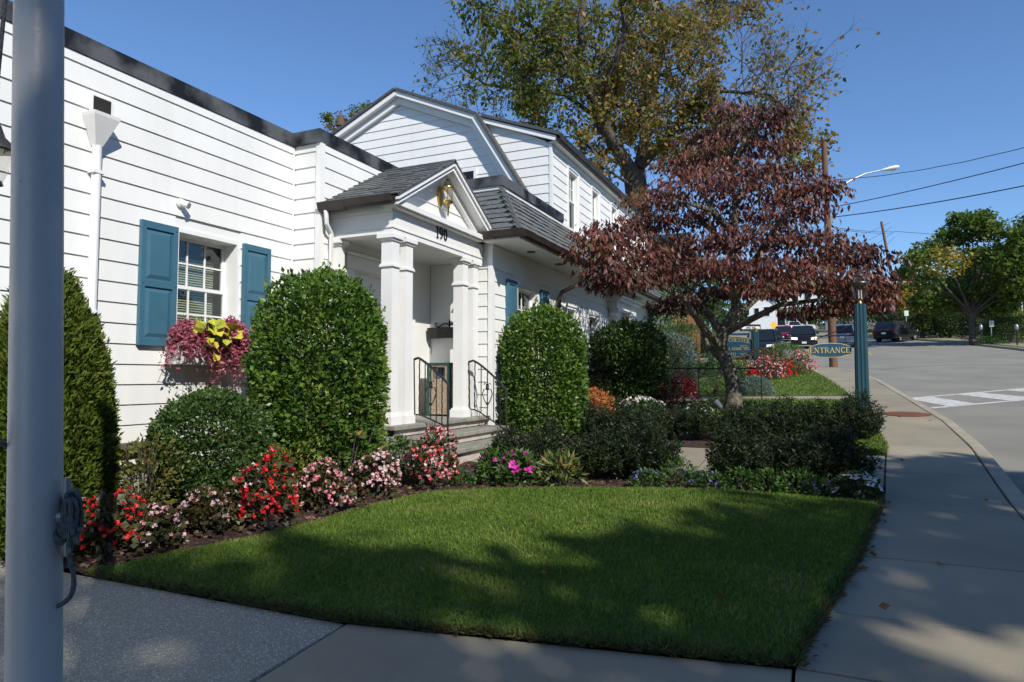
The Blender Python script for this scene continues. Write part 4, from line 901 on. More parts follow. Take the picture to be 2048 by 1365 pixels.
railing('black wrought iron handrail against the right porch column and the second holly', 9.06, -4.86, -4.22, 1.84, 1.42, 1.0, .70)
# litter bins in the porch
def bin_(label, x, y, w, h):
    o = thing('litter_bin', label, 'bin', (x, y, 1.0), 0, 'pebble litter bins on the porch'); e = .022; m = MB()
    for px, py in ((0, 0), (w, 0), (0, w), (w, w)): m.box(px-e, px+e, py-e, py+e, 0, h)
    m.box(-e, w+e, -e, e, h, h+.03); m.box(-e, w+e, w-e, w+e, h, h+.03); m.box(-e, e, e, w-e, h, h+.03); m.box(w-e, w+e, e, w-e, h, h+.03); m.build('frame', 'bin_green', o)
    MB().box(.02, w-.02, -.008, .012, .03, h-.22).build('front_panel', 'pebble', o); MB().box(w-.012, w+.008, .02, w-.02, .03, h-.02).build('side_panel', 'pebble', o); MB().box(-.008, .012, .02, w-.02, .03, h-.02).build('side_panel', 'pebble', o)
    m = MB().box(.02, w-.02, -.007, .011, h-.03, h-.001).box(.02, .07, -.007, .011, h-.22, h-.03).box(w-.07, w-.02, -.007, .011, h-.22, h-.03); m.build('hood', 'pebble', o)
    MB().box(.03, w-.03, .06, .08, h-.3, h-.02).build('liner', 'steel', o); MB().box(.15, .22, .02, .059, h-.17, h-.05).build('flap', 'black', o)
bin_('pebble-faced litter bin with green frame in the porch, mostly in view', -5.53, 8.98, .37, .80); bin_('second pebble litter bin half hidden behind the right porch column', -5.20, 9.08, .24, .80)
# wall planter with scrolls
pl = thing('wall_planter', 'empty black iron planter box with scrolled back on the porch wall', 'planter', (-5.42, 9.44, 2.24))
MB().prism([(-.34, -.14, .0), (-.34, -.16, .17), (-.34, -.0, .17), (-.34, -.0, .0)], (.68, 0, 0)).build('box', 'iron', pl, bevel=.01)
m = MB()
for s_ in (-1, 1): m.tube([(0, -.01, .20), (s_*.06, -.01, .25), (s_*.14, -.01, .235), (s_*.2, -.01, .19), (s_*.26, -.01, .20), (s_*.28, -.01, .235), (s_*.26, -.01, .26), (s_*.235, -.01, .24)], .009, 6)
m.tube([(0, -.01, .17), (0, -.01, .28), (0, -.01, .31)], [.012, .016, .004], 6); m.build('scroll', 'iron', pl)
# dried wreath on the door
wr = thing('door_wreath', 'rust coloured dried twig swag hanging on the white front door', 'wreath', (W2X-.01, 7.80, 2.40))
n = 520; P = np.column_stack([rng.uniform(.0, .06, n), rng.normal(0, .075, n), rng.normal(0, .17, n)]); D = np.column_stack([rng.uniform(.1, .6, n), rng.normal(0, 1, n), rng.normal(0, 1, n)])
leafobj('dried_flowers', P, D, .07, .03, leafmat('dried_petal', [(.28, .04, .02), (.38, .12, .03), (.12, .04, .02)], .8, .1), wr)
m = MB()
for k in range(26): a = random.uniform(0, 6.28); m.tube([(.02, 0, random.uniform(-.1, .2)), (.06, math.cos(a)*.2, .1+math.sin(a)*.24)], .003, 3)
m.build('twigs', 'twig', wr)
# window box with its three plants
wb = thing('window_box', 'white wooden planter box under the blue shuttered window', 'planter', (W1X+.03, 5.37, 1.74))
MB().prism([(0, -.5, 0), (.20, -.5, 0), (.25, -.5, .21), (0, -.5, .21)], (0, 1.0, 0)).build('box', 'trim', wb, bevel=.005); MB().box(.02, .22, -.47, .47, .19, .212).build('soil', 'mulch', wb)
def spill(label, y, n, w, h, m, L_, Wd, group=None, hang=.35):
    o = thing('trailing_plant', label, 'plant', (W1X+.16, y, 1.95), 0, group); P = []; D = []; mb = MB()
    for k in range(n//16):
        a = random.uniform(0, 6.28); q = random.random(); tip = Vector((.04+.24*q*abs(math.cos(a)), w*math.sin(a)*q**.6, h*(1-q**2)*random.uniform(.5, 1)-hang*q*random.random()))
        mid = Vector((tip.x*.6, tip.y*.6, max(tip.z, .0)+.08)); pts = [Vector((0, tip.y*.1, 0)), mid, tip]; mb.tube(pts, [.004, .003, .002], 3)
        for j in range(16):
            t = random.uniform(.35, 1.02); p = pts[0].lerp(mid, min(1, t*2)) if t < .5 else mid.lerp(tip, (t-.5)*2); P.append(p+Vector((random.gauss(0, .022), random.gauss(0, .022), random.gauss(0, .022)))); D.append((random.gauss(.4, .7), random.gauss(0, .8), random.gauss(-.1, .7)))
    mb.build('stem', 'twig', o); leafobj('leaves', P, D, L_, Wd, m, o, .1, .35)
spill('magenta leafed trailing plant in the left of the window box', 5.03, 3200, .36, .19, 'coleus', .046, .022, hang=.36)
spill('larger magenta leafed plant spilling low over the right of the window box', 5.60, 4800, .36, .26, 'coleus', .046, .023, hang=.62)
vn = thing('sweet_potato_vine', 'chartreuse sweet potato vine between the magenta plants of the window box', 'plant', (W1X+.20, 5.30, 1.97))
mb = MB(); lm = [MB().add([(0, 0, 0), (.05*k, .02*k, .015), (.045*k, .075*k, .0), (0, .11*k, -.03), (-.045*k, .075*k, 0), (-.05*k, .02*k, .015), (0, .055*k, -.004)], [(0, 1, 6), (1, 2, 6), (2, 3, 6), (3, 4, 6), (4, 5, 6), (5, 0, 6)]).mesh('leaf') for k in (.8, 1.0, 1.2)]
vmats = [mat('vine_leaf', c, .5, spec=.3) for c in ((.42, .42, .04), (.5, .44, .05), (.34, .36, .04))]
for me, mm in zip(lm, vmats): me.materials.append(mm)
for k in range(64):
    t = random.random(); p = Vector((random.uniform(.0, .16), random.gauss(-.02, .13)+(.06 if k % 3 == 0 else 0), random.uniform(.04, .27)-.30*(t**2)*(k % 2)))
    if k % 7 == 0: p.y += .34; p.z = random.uniform(.05, .2)
    q = link('leaf', lm[k % 3], None, vn, p); q.rotation_euler = (random.gauss(-.5, .5), random.gauss(0, .5), random.gauss(-1.57, .7))
    if k % 2 == 0: mb.tube([(0, p.y*.3, 0), (p.x*.6, p.y*.7, max(p.z, 0)+.05), tuple(p)], .0035, 3)
mb.build('stem', 'twig', vn)
# louvred air conditioner in a far window
ac = thing('air_conditioner', 'white louvred air conditioner box under the far ground floor window', 'air conditioner', (R1X+.03, 13.95, 1.75))
MB().box(0, .3, -.32, .32, 0, .55).build('case', 'trim', ac, bevel=.01)
for k in range(9): MB().box(.301, .306, -.26, .26, .08+k*.045, .1+k*.045).build('louvre', 'steel', ac)
for k in range(9): MB().box(.04, .26, -.327, -.321, .08+k*.045, .1+k*.045).build('louvre', 'steel', ac)

# ================================================================== flagpole in the foreground
b_ = at(87, 1365, 1.7); fx, fy = b_.x, b_.y
fp = thing('flagpole', 'thick grey blue metal flagpole close to the camera at the left', 'flagpole', (fx, fy, g(fy)-.02))
fp.rotation_euler = (0, 0, YAW); fp.rotation_mode = 'XYZ'
LEAN = R(-1.8)
fp.matrix_basis = Matrix.Translation(fp.location) @ Matrix.Rotation(LEAN, 4, Vector((-rt.y, rt.x, 0)))
MB().lathe([(.0, .0), (.14, .0), (.14, .03), (.09, .06), (.0635, .10), (.0612, 1.0), (.0578, 2.2), (.0550, 3.2), (.053, 3.9), (.052, 4.3), (.048, 4.34), (.0, 4.35)], n=40).build('shaft', 'pole', fp, True)
MB().lathe([(.0, 4.33), (.06, 4.37), (.085, 4.43), (.06, 4.50), (0, 4.53)], n=16).build('ball', 'gold', fp, True)
# halyard rope wound on a cleat
cz = at(145, 1020, 1.72).z-g(fy); side = Vector((rt.x, rt.y, 0)); fwd = Vector((-rt.y, rt.x, 0))
cl_ = MB(); c0 = side*.0605
cl_.tube([c0, c0+side*.022], .014, 8); cl_.tube([c0+side*.022+Vector((0, 0, .10)), c0+side*.022, c0+side*.022-Vector((0, 0, .10))], [.008, .013, .008], 8)
cl_.v = [(x, y, z+cz) for x, y, z in cl_.v]; cl_.build('cleat', 'steel', fp, True)
def smooth(pts, k=5):
    P = [Vector(p) for p in pts]; out = []
    for i in range(len(P)-1):
        a, b, c, d = P[max(i-1, 0)], P[i], P[i+1], P[min(i+2, len(P)-1)]
        for j in range(k):
            t = j/k; out.append(.5*((2*b)+(c-a)*t+(2*a-5*b+4*c-d)*t*t+(3*b-a-3*c+d)*t**3))
    return out+[P[-1]]
hr = thing('halyard_rope', 'grey rope wound on the flagpole cleat and hanging in a loop', 'rope', tuple(Vector((fx, fy, g(fy)-.02))+Vector((0, 0, cz))+side*math.sin(LEAN)*cz))
m = MB()
for k in range(13):
    ph = k*.5; rr = .055+.012*math.sin(k*2.1); pts = []
    for t in lin(0, 6.283, 20):
        pts.append(c0+side*(.016+.026*math.cos(t*1+ph*.2)*math.cos(ph)+.004*k/2)+fwd*(.016*math.sin(t+ph)+.01*math.sin(k))+Vector((0, 0, rr*math.sin(t+.3*math.sin(k))+.006*math.sin(k*3))))
    m.tube(pts, .0062, 6, False)
m.build('coil', 'rope', hr, True)
m = MB().tube(smooth([c0+side*.01+Vector((0, 0, -.05)), c0+side*.03+Vector((0, 0, -.10)), c0+side*.045+Vector((0, 0, -.155)), c0+side*.038+Vector((0, 0, -.20)), c0+side*.006+Vector((0, 0, -.225)), c0-side*.02+fwd*.03+Vector((0, 0, -.215)), c0-side*.03+fwd*.05+Vector((0, 0, -.17)), c0+side*.012+fwd*.03+Vector((0, 0, -.10)), c0+side*.03+Vector((0, 0, -.06))]), .0062, 8)
m.tube([c0+side*.02+Vector((0, 0, -.06)), c0+side*.05+Vector((0, 0, -.04)), c0+side*.07-fwd*.02+Vector((0, 0, -.025))], .0062, 6)
m.build('loop', 'rope', hr, True)
p0, p1 = at(-14, 250, 1.62), at(16, -60, 1.66)
m = MB().tube([at(-40, 835, 1.66), at(2, 885, 1.68), at(40, 915, 1.75)], .006, 6); o_ = thing('halyard_line', 'thin pale halyard line left of the flagpole', 'rope', tuple(p0)); 
MB().tube([Vector((0, 0, 0)), p1-p0, (p1-p0)*6], .005, 6).build('line', 'rope', o_)
m.v = [tuple(Vector(v)-p0) for v in m.v]; m.build('line_end', 'rope', o_)
q0 = at(-14, 300, 3.4)
ln = thing('hanging_lantern', 'dark lantern cut off by the left edge of the photo', 'lantern', tuple(q0))
MB().lathe([(.0, .14), (.03, .13), (.05, .07), (.09, .03), (.1, .0), (.085, -.005)], n=14).build('cap', 'lampmetal', ln, True); MB().lathe([(.082, -.006), (.07, -.1), (.045, -.16)], n=12).build('glass', 'lampglass', ln, True); MB().tube([(0, 0, .13), (0, 0, .4), (-.5, -.2, .5), (-.5, -.2, -4.0)], .02, 8).build('post', 'lampmetal', ln); MB().lathe([(.045, -.16), (.05, -.18), (.0, -.2)], n=10).build('base', 'lampmetal', ln)

# ================================================================== lamp post with ENTRANCE sign
LPx, LPy = .66, 11.75; lz = g(LPy)
lp = thing('lamp_post', 'fluted teal post with glass coach lantern at the sidewalk edge', 'lamp post', (LPx, LPy, lz))
n = 48; prof = []
for z, r in ((0, .112), (.02, .112), (1.96, .098), (1.985, .098)):
    prof.append((r, z))
mb = MB(); vs = []
for r, z in prof:
    for k in range(n):
        a = 2*math.pi*k/n; q = r*(1-.10*(abs(math.sin(a*6))**.6 if z > .01 else 0)); q2 = q/max(abs(math.cos(a)), abs(math.sin(a)))**.75
        vs.append((q2*.92*math.cos(a), q2*.92*math.sin(a), z))
fs = [(i*n+k, i*n+(k+1) % n, (i+1)*n+(k+1) % n, (i+1)*n+k) for i in range(3) for k in range(n)]+[tuple(range(3*n, 4*n))]
mb.add(vs, fs).build('shaft', 'greypost', lp)
MB().lathe([(.028, 1.985), (.05, 1.99), (.03, 2.02), (.03, 2.05), (.06, 2.075)], n=14).build('holder', 'brass', lp, True)
MB().lathe([(.055, 2.07), (.085, 2.13), (.115, 2.24), (.125, 2.31)], n=8).build('glass', 'lampglass', lp)
m = MB()
for k in range(8): a = k*math.pi/4; m.tube([(r*math.cos(a), r*math.sin(a), z) for r, z in ((.057, 2.07), (.087, 2.13), (.117, 2.24), (.127, 2.31))], .005, 4)
m.build('cage', 'lampmetal', lp)
MB().lathe([(.128, 2.305), (.145, 2.315), (.14, 2.33), (.10, 2.335)], n=16).build('brim', 'lampmetal', lp, True); MB().lathe([(.095, 2.335), (.085, 2.40), (.06, 2.44)], n=8).build('upper_glass', 'lampglass', lp)
MB().lathe([(.085, 2.435), (.08, 2.45), (.05, 2.475), (.02, 2.50), (.025, 2.515), (.005, 2.535)], n=14).build('cap', 'lampmetal', lp, True)
for k in range(3): a = k*2.1; MB().tube([(.025*math.cos(a), .025*math.sin(a), 2.06), (.025*math.cos(a), .025*math.sin(a), 2.18), (.025*math.cos(a), .025*math.sin(a), 2.22)], [.008, .008, .002], 6).build('bulb', 'white', lp)
m = MB().tube([(-.08, 0, 1.50), (-.95, 0, 1.50)], .011, 6).tube([(-.08, 0, 1.67), (-.45, 0, 1.53), (-.62, 0, 1.46), (-.80, 0, 1.49)], .008, 6); m.build('sign_arm', 'iron', lp)
es = thing('entrance_sign', 'blue hanging sign with gold border reading ENTRANCE', 'sign', (LPx-.44, LPy-.0, lz+1.27))
def sign_outline(w, h, k):
    a, b = w/2, h/2; return [(-a, -b*.35), (-a+k, -b*.35-.0), (-a+k, -b*.6), (-a+2.2*k, -b*.62), (-a*.5, -b*.92), (0, -b), (a*.5, -b*.92), (a-2.2*k, -b*.62), (a-k, -b*.6), (a-k, -b*.35), (a, -b*.35), (a, b*.35), (a-k, b*.35), (a-k, b*.6), (a-2.2*k, b*.62), (a*.5, b*.92), (0, b), (-a*.5, b*.92), (-a+2.2*k, b*.62), (-a+k, b*.6), (-a+k, b*.35), (-a, b*.35)]
for w, h, y0, y1, m_, nm in ((.62, .235, -.012, .012, 'gold', 'border'), (.60, .215, -.015, .015, 'signblue', 'panel')):
    MB().prism([(x, y1, z) for x, z in sign_outline(w, h, .018)][::-1], (0, y0-y1, 0)).build(nm, m_, es)
letters('ENTRANCE', es, 'gold', (0, -.0155, -.042), (1, 0, 0), (0, 0, 1), (0, -1, 0), .085, .10)
for s_ in (-.22, .22): 
    MB().tube([(s_+.016*math.cos(t), 0, .145+.03*math.sin(t)) for t in lin(0, 6.283, 12)], .005, 5).build('hook', 'iron', es); MB().tube([(s_, 0, .17), (s_, 0, .235)], .005, 5).build('hanger', 'iron', es)
# ================================================================== the big name sign
sg = thing('name_sign', 'blue carved sign between two posts with gold lettering behind the dogwood', 'sign', (0, 0, 0))
pa, pb = at(1422, 735, 25.2), at(1513, 707, 24.2)
za, zb = g(pa.y), g(pb.y)
for p, zt, nm in ((pa, at(1422, 668, 25.2).z, 0), (pb, at(1513, 663, 24.2).z, 1)):
    po = MB().box(p.x-.085, p.x+.085, p.y-.085, p.y+.085, g(p.y)-.1, zt).build('post', 'greypost', sg, bevel=.01)
    MB().lathe([(.03, 0), (.03, .03), (.07, .06), (.085, .11), (.06, .165), (0, .18)], (p.x, p.y, zt), 14).build('ball_finial', 'gold', po, True)
uu = Vector((pb.x-pa.x, pb.y-pa.y, 0)); SWd = uu.length-.22; uu.normalize(); nn = Vector((uu.y, -uu.x, 0)); ct = (Vector((pa.x, pa.y, 0))+Vector((pb.x, pb.y, 0)))/2; ct.z = at(1468, 694, 24.7).z
SHh = .78
def bigout(w, h):
    a, b = w/2, h/2; return [(-a, -b*.8), (-a*.75, -b*.86), (-a*.3, -b*.98), (0, -b), (a*.3, -b*.98), (a*.75, -b*.86), (a, -b*.8), (a, b*.62), (a*.93, b*.62), (a*.9, b*.74), (a*.6, b*.88), (a*.3, b*.97), (0, b), (-a*.3, b*.97), (-a*.6, b*.88), (-a*.9, b*.74), (-a*.93, b*.62), (-a, b*.62)]
for w, h, d0, d1, m_, nm in ((SWd, SHh, -.03, .03, 'gold', 'border'), (SWd-.05, SHh-.05, -.036, .036, 'signblue', 'panel')):
    MB().prism([ct+uu*x+Vector((0, 0, z))-nn*d1 for x, z in bigout(w, h)], nn*(d1-d0)).build(nm, m_, sg)
f_ = ct+nn*.037; Zv = Vector((0, 0, 1)); h1 = (SWd*.86)/text_width('WESTCHESTER', 1, .1)
letters('WESTCHESTER', sg, 'gold', f_+Zv*(.09), uu, Zv, nn, h1, .1, arch=lambda x: .10-.28*(x/SWd*2)**2*.5)
h2 = (SWd*.86)/text_width('FUNERAL HOME INC.', 1, .1); letters('FUNERAL HOME INC.', sg, 'gold', f_-Zv*.13, uu, Zv, nn, h2*1.05, .1)
letters('1832', sg, 'gold', f_-Zv*.32, uu, Zv, nn, .10, .1)
m = MB()
for s_ in (-1, 1):
    for zz in (.02, -.28):
        c = f_+uu*s_*SWd*(.27)+Zv*zz+nn*.002; m.tube([c+uu*(.13*t)+Zv*(.018*math.sin(t*5)) for t in lin(-1, 1, 12)], .007, 4); m.tube([c+uu*(.05*math.cos(t)*t/4)+Zv*(.05*math.sin(t)*t/4) for t in lin(1, 5, 9)], .006, 4)
m.build('scrollwork', 'gold', sg)
# ONE WAY sign
ow = thing('one_way_sign', 'black and white ONE WAY arrow sign on a post behind the blue sign', 'sign', (0, 0, 0))
c = at(1500, 656, 26.5); r_ = rt.copy(); nrm = Vector((r_.y, -r_.x, 0)); ww, hh = .84, .27
def panel(w, h, d): return [c-r_*w/2-Zv*h/2+nrm*d, c+r_*w/2-Zv*h/2+nrm*d, c+r_*w/2+Zv*h/2+nrm*d, c-r_*w/2+Zv*h/2+nrm*d]
MB().hexa(panel(ww, hh, -.01), panel(ww, hh, .01)).build('plate', 'black', ow)
ar = [(x*.8, z*.62) for x, z in [(-.48, 0), (-.33, .12), (-.33, .085), (.48, .085), (.48, -.085), (-.33, -.085), (-.33, -.12)]]
MB().prism([c+r_*x+Zv*z+nrm*.011 for x, z in ar][::-1], nrm*.004).build('arrow', 'signwhite', ow)
letters('ONE WAY', ow, 'black', c+nrm*.0155+r_*.06-Zv*.036, r_, Zv, nrm, .072, .12, sans=True)
MB().box(c.x-.03, c.x+.03, c.y+.02, c.y+.06, g(c.y)-.1, c.z+.25).build('post', 'steel', ow)
# ================================================================== utility poles, street light, wires
def upole(label, x, y, h, r0, r1, lean=(0, 0), arms=()):
    o = thing('utility_pole', label, 'utility pole', (x, y, g(y)-.1), 0, 'wooden utility poles'); k = 9
    MB().tube([(lean[0]*t, lean[1]*t, h*t) for t in lin(0, 1, k)], lin(r0, r1, k), 14).build('shaft', 'wood_pole', o, True); return o
UP = (.70, 30.9); UZ = g(30.9)
hP = at(1662, 275, 27.8).z-UZ
u1 = upole('tall wooden utility pole with street light arm on the corner of the sidewalk', UP[0], UP[1], hP+.1, .165, .11, (-.14, 0))
MB().box(-.02, .14, -.05, .05, hP-3.4, hP-3.1).build('clamp', 'steel', u1)
m = MB()
for z in (hP-4.3, hP-5.2, hP-6.0): m.lathe([(.02, 0), (.05, .02), (.05, .08), (.02, .1)], (.13, 0, z), 8)
m.build('insulators', 'steel', u1)
sl_top = at(1795, 338, 28.0)
stl = thing('street_light', 'grey cobra head street light reaching out from the tall utility pole', 'street light', (UP[0], UP[1], UZ))
b0 = at(1668, 383, 27.7); pts = [b0, at(1700, 362, 27.8), at(1730, 348, 27.9), at(1762, 341, 28)]
of = Vector((UP[0], UP[1], UZ)); MB().tube([p-of for p in pts], [.055, .045, .035, .03], 10).build('arm', 'steel', stl, True)
hd = at(1762, 341, 28)-of; d_ = (at(1798, 334, 28)-of-hd); e_ = d_.normalized(); up_ = Vector((0, 0, 1))
sec = [(0, .05, .03), (.25, .09, .06), (.55, .15, .09), (.8, .14, .09), (.95, .09, .06), (1.0, .03, .02)]; vs = []; n = 12; sd = e_.cross(up_).normalized()
for t, w, h in sec:
    for k in range(n): a = 2*math.pi*k/n; vs.append(hd+d_*t+sd*w*math.cos(a)+up_*h*math.sin(a))
MB().add(vs, [(i*n+k, i*n+(k+1) % n, (i+1)*n+(k+1) % n, (i+1)*n+k) for i in range(5) for k in range(n)]+[tuple(range(n))[::-1], tuple(range(5*n, 6*n))]).build('lamp_head', 'white', stl, True)
lc = hd+d_*.66-up_*.04; MB().lathe([(.13, 0), (.12, -.05), (.07, -.09), (.0, -.10)], tuple(lc), 14).build('lens', 'lampglass', stl, True); MB().lathe([(.03, .07), (.035, .12), (0, .13)], tuple(hd+d_*.4), 8).build('photocell', 'steel', stl)
u2 = upole('leaning wooden utility pole rising behind the far green tree', at(1803, 560, 62).x, at(1803, 560, 62).y, at(1780, 437, 62).z-g(at(1803, 560, 62).y), .17, .11, (-1.5, 0))
u3 = upole('short distant utility pole top above the red tree', at(1763, 520, 95).x, at(1763, 520, 95).y, at(1763, 511, 95).z-g(at(1763, 520, 95).y), .15, .12)
def wire(label, a, b, sag, r=.012, tw=0):
    a, b = Vector(a), Vector(b); o = thing('overhead_wire', label, 'wire', tuple(a), 0, 'overhead wires'); n = 30
    MB().tube([(b-a)*t-Zv*(sag*4*t*(1-t))+Zv*(tw*math.sin(t*150) if tw else 0) for t in lin(0, 1, n)], r, 4).build('cable', 'black', o)
wire('topmost twisted wire running right from the utility pole', at(1668, 360, 27.7), at(2140, 270, 20), .25, .012, .006)
wire('second black wire running right from the utility pole', at(1670, 414, 27.7), at(2140, 302, 20), .08, .016)
wire('lowest black wire running right from the utility pole', at(1672, 434, 27.7), at(2140, 353, 20), .10, .018)
for k, (a, b, q, w) in enumerate([((1660, 430), (1600, 470), 60, 'thin wire dropping left from the tall pole'), ((1660, 433), (1630, 475), 45, 'steep wire dropping left below the insulators'), ((1672, 456), (1790, 463), 62, 'upper wire between the tall pole and the leaning pole'), ((1672, 459), (1790, 466), 62, 'lower wire between the tall pole and the leaning pole'), ((1790, 463), (2060, 478), 70, 'wire passing from the leaning pole into the green tree')]):
    d0 = 27.8 if a[0] < 1700 else 62; wire(w, at(*a, d0), at(*b, q), .1, .012 if d0 < 30 else .02)
for k in range(4): wire('fan of thin wires left of the leaning pole, number %s from the top' % ['one', 'two', 'three', 'four'][k], at(1780+k*3, 445+k*10, 62), at(1690+k*12, 480+k*14, 80), .2, .016)
wire('single wire crossing above the dark building at the right edge', at(1990, 455, 60), at(2140, 370, 45), .05, .02)
# ================================================================== vehicles
def carmat(name, c, metal=.3): return mat(name, c, .25, metal=metal, spec=.6)
M['p_black'] = carmat('paint_black', (.012, .012, .015)); M['p_red'] = carmat('paint_red', (.20, .012, .022)); M['p_navy'] = carmat('paint_navy', (.015, .02, .035)); M['p_silver'] = carmat('paint_silver', (.30, .37, .46), .5); M['p_dark'] = carmat('paint_dark_grey', (.02, .02, .022))
M['carglass'] = mat('car_glass', (.012, .016, .018), .06, spec=.8); M['tyre'] = mat('tyre', (.015, .015, .015), .9); M['head'] = mat('headlight', (.75, .75, .72), .15, spec=.8); M['tail'] = mat('tail_light', (.30, .012, .012), .25); M['amber'] = mat('plate_amber', (.75, .38, .04), .5)
def emis(name, c, s):
    m, n, l, b = newmat(name); b.inputs['Emission Color'].default_value = (*c, 1); b.inputs['Emission Strength'].default_value = s; b.inputs['Base Color'].default_value = (.7, .7, .7, 1); return m
M['headlit'] = emis('lit_headlight', (1, .85, .6), 2.5)
def car(name, label, x, y, rz, paint, kind, plate='signwhite', lit=False):
    """length along local -Y (front); wheels on the road"""
    o = thing(name, label, 'car', (x, y, g(y)-.12), rz, 'cars on the street')
    o.rotation_euler = (math.atan((g(y+2)-g(y-2))/4)*math.cos(rz), 0, rz)
    Wc, Lc = (.93, 4.75) if kind != 'sedan' else (.90, 4.7)
    st = {'suv': [(-2.35, .42, .62, .80), (-2.2, .30, .80, .92), (-1.1, .28, 1.05, .93), (.0, .28, 1.08, .93), (1.6, .28, 1.10, .93), (2.25, .34, 1.10, .91), (2.36, .45, 1.0, .84)],
          'sedan': [(-2.4, .38, .58, .76), (-2.25, .24, .72, .88), (-1.1, .22, .92, .90), (0, .22, .94, .90), (1.5, .22, .98, .90), (2.2, .28, .98, .87), (2.35, .4, .85, .80)]}
    ss = st['suv' if kind != 'sedan' else 'sedan']; vs = []; n = 8
    for (q, z0, z1, w) in ss: vs += [(-w*.9, q, z0), (-w, q, z0+.12), (-w, q, (z0+z1)/2+.05), (-w*.93, q, z1-.03), (-w*.78, q, z1), (w*.78, q, z1), (w*.93, q, z1-.03), (w, q, (z0+z1)/2+.05), (w, q, z0+.12), (w*.9, q, z0)]
    n = 10; fs = [(i*n+k, (i+1)*n+k, (i+1)*n+(k+1) % n, i*n+(k+1) % n) for i in range(len(ss)-1) for k in range(n)]+[tuple(range(n)), tuple(range((len(ss)-1)*n, len(ss)*n))[::-1]]
    body = MB().add(vs, fs).build('body', paint, o, True); 
    zr, yb0, yb1, yt0, yt1, zb = (1.66, -1.15, 2.30, -.35, 2.0, 1.06) if kind != 'sedan' else (1.42, -1.05, 1.75, -.2, 1.0, .93)
    bt = [(-Wc*.9, yb0, zb), (Wc*.9, yb0, zb), (Wc*.9, yb1, zb), (-Wc*.9, yb1, zb)]; tp = [(-Wc*.70, yt0, zr), (Wc*.70, yt0, zr), (Wc*.70, yt1, zr), (-Wc*.70, yt1, zr)]
    MB().hexa(bt, tp).build('windows', 'carglass', o, bevel=.04)
    MB().hexa([(p[0]*1.03, p[1]+(-.02 if i < 2 else .02), zr-.03) for i, p in enumerate(tp)], [(p[0]*.93, p[1]+(.12 if i < 2 else -.12), zr+.05) for i, p in enumerate(tp)]).build('roof', paint, o, bevel=.03)
    B, T_ = [Vector(p) for p in bt], [Vector(p) for p in tp]; m = MB()
    for i in range(4): MB().tube([B[i], T_[i]], .045, 6).build('pillar', paint, o)
    for s_ in (0, 1):
        a, b = (B[1], B[2]) if s_ else (B[0], B[3]); c, d = (T_[1], T_[2]) if s_ else (T_[0], T_[3]); MB().tube([a.lerp(b, .45), c.lerp(d, .38)], .04, 6).build('pillar', paint, o); MB().tube([a.lerp(b, .78), c.lerp(d, .80)], .04, 6).build('pillar', paint, o)
    r = .36 if kind != 'sedan' else .33
    for sx in (-1, 1):
        for q in (-1.42, 1.42):
            w = MB().tube([(sx*(Wc-.22), q, r), (sx*(Wc-.015), q, r)], r, 20).build('wheel', 'tyre', o, True); MB().tube([(sx*(Wc-.02), q, r), (sx*(Wc-.005), q, r)], r*.62, 16).build('rim', 'steel', w, True)
        zf = .78 if kind != 'sedan' else .66
        MB().hexa([(sx*.48, -2.30, zf-.07), (sx*.86, -2.16, zf-.05), (sx*.86, -2.10, zf+.10), (sx*.48, -2.22, zf+.08)][::sx], [(sx*.48, -2.37, zf-.06), (sx*.87, -2.22, zf-.04), (sx*.88, -2.14, zf+.09), (sx*.48, -2.28, zf+.07)][::sx]).build('headlight', 'headlit' if lit else 'head', o)
        zq = .95 if kind != 'sedan' else .82; MB().box(sx*.72-.12, sx*.72+.12, 2.28, 2.37, zq-.10, zq+.10).build('tail_light', 'tail', o)
        MB().box(sx*(Wc+.08)-.1, sx*(Wc+.08)+.1, -.95, -.80, zb+.02, zb+.17).build('mirror', paint, o, bevel=.03)
    MB().box(-.45, .45, -2.40, -2.30, .46, .68).build('grille', 'black', o); MB().box(-.75, .75, -2.41, -2.32, .30, .42).build('lower_grille', 'black', o)
    MB().box(-.16, .16, -2.425, -2.405, .42, .56).build('licence_plate', plate, o); MB().box(-.16, .16, 2.375, 2.385, .72, .86).build('licence_plate', 'signwhite', o); MB().box(-.82, .82, 2.2, 2.40, .38, .58).build('rear_bumper', paint, o, bevel=.04)
    return o
def carpos(px, d): p = at(px, 690, d); return p.x, p.y
x, y = carpos(1527, 40); car('car', 'navy sport utility vehicle with orange plate just behind the blue sign', x, y-.0, R(-4), 'p_navy', 'suv', 'amber')
x, y = carpos(1567, 66); car('car', 'dark red sedan approaching between the two dark cars', x, y, R(0), 'p_red', 'sedan')
x, y = carpos(1606, 52); car('car', 'black station wagon with lit headlights coming down the road', x, y, R(3), 'p_black', 'suv', lit=True)
x, y = carpos(1692, 52); car('car', 'silver blue minivan driving away behind the utility pole', x, y, R(172), 'p_silver', 'suv')
x, y = carpos(1772, 57); car('car', 'dark sport utility vehicle parked in deep shade at the far kerb', x+.8, y, R(152), 'p_dark', 'suv')
x, y = carpos(1440, 46); car('car', 'dark car mostly hidden behind the dogwood trunk and sign', x, y, R(80), 'p_black', 'sedan')
x, y = carpos(1588, 92); car('car', 'white car far up the road behind the red sedan', x, y, R(10), M['white'], 'sedan')
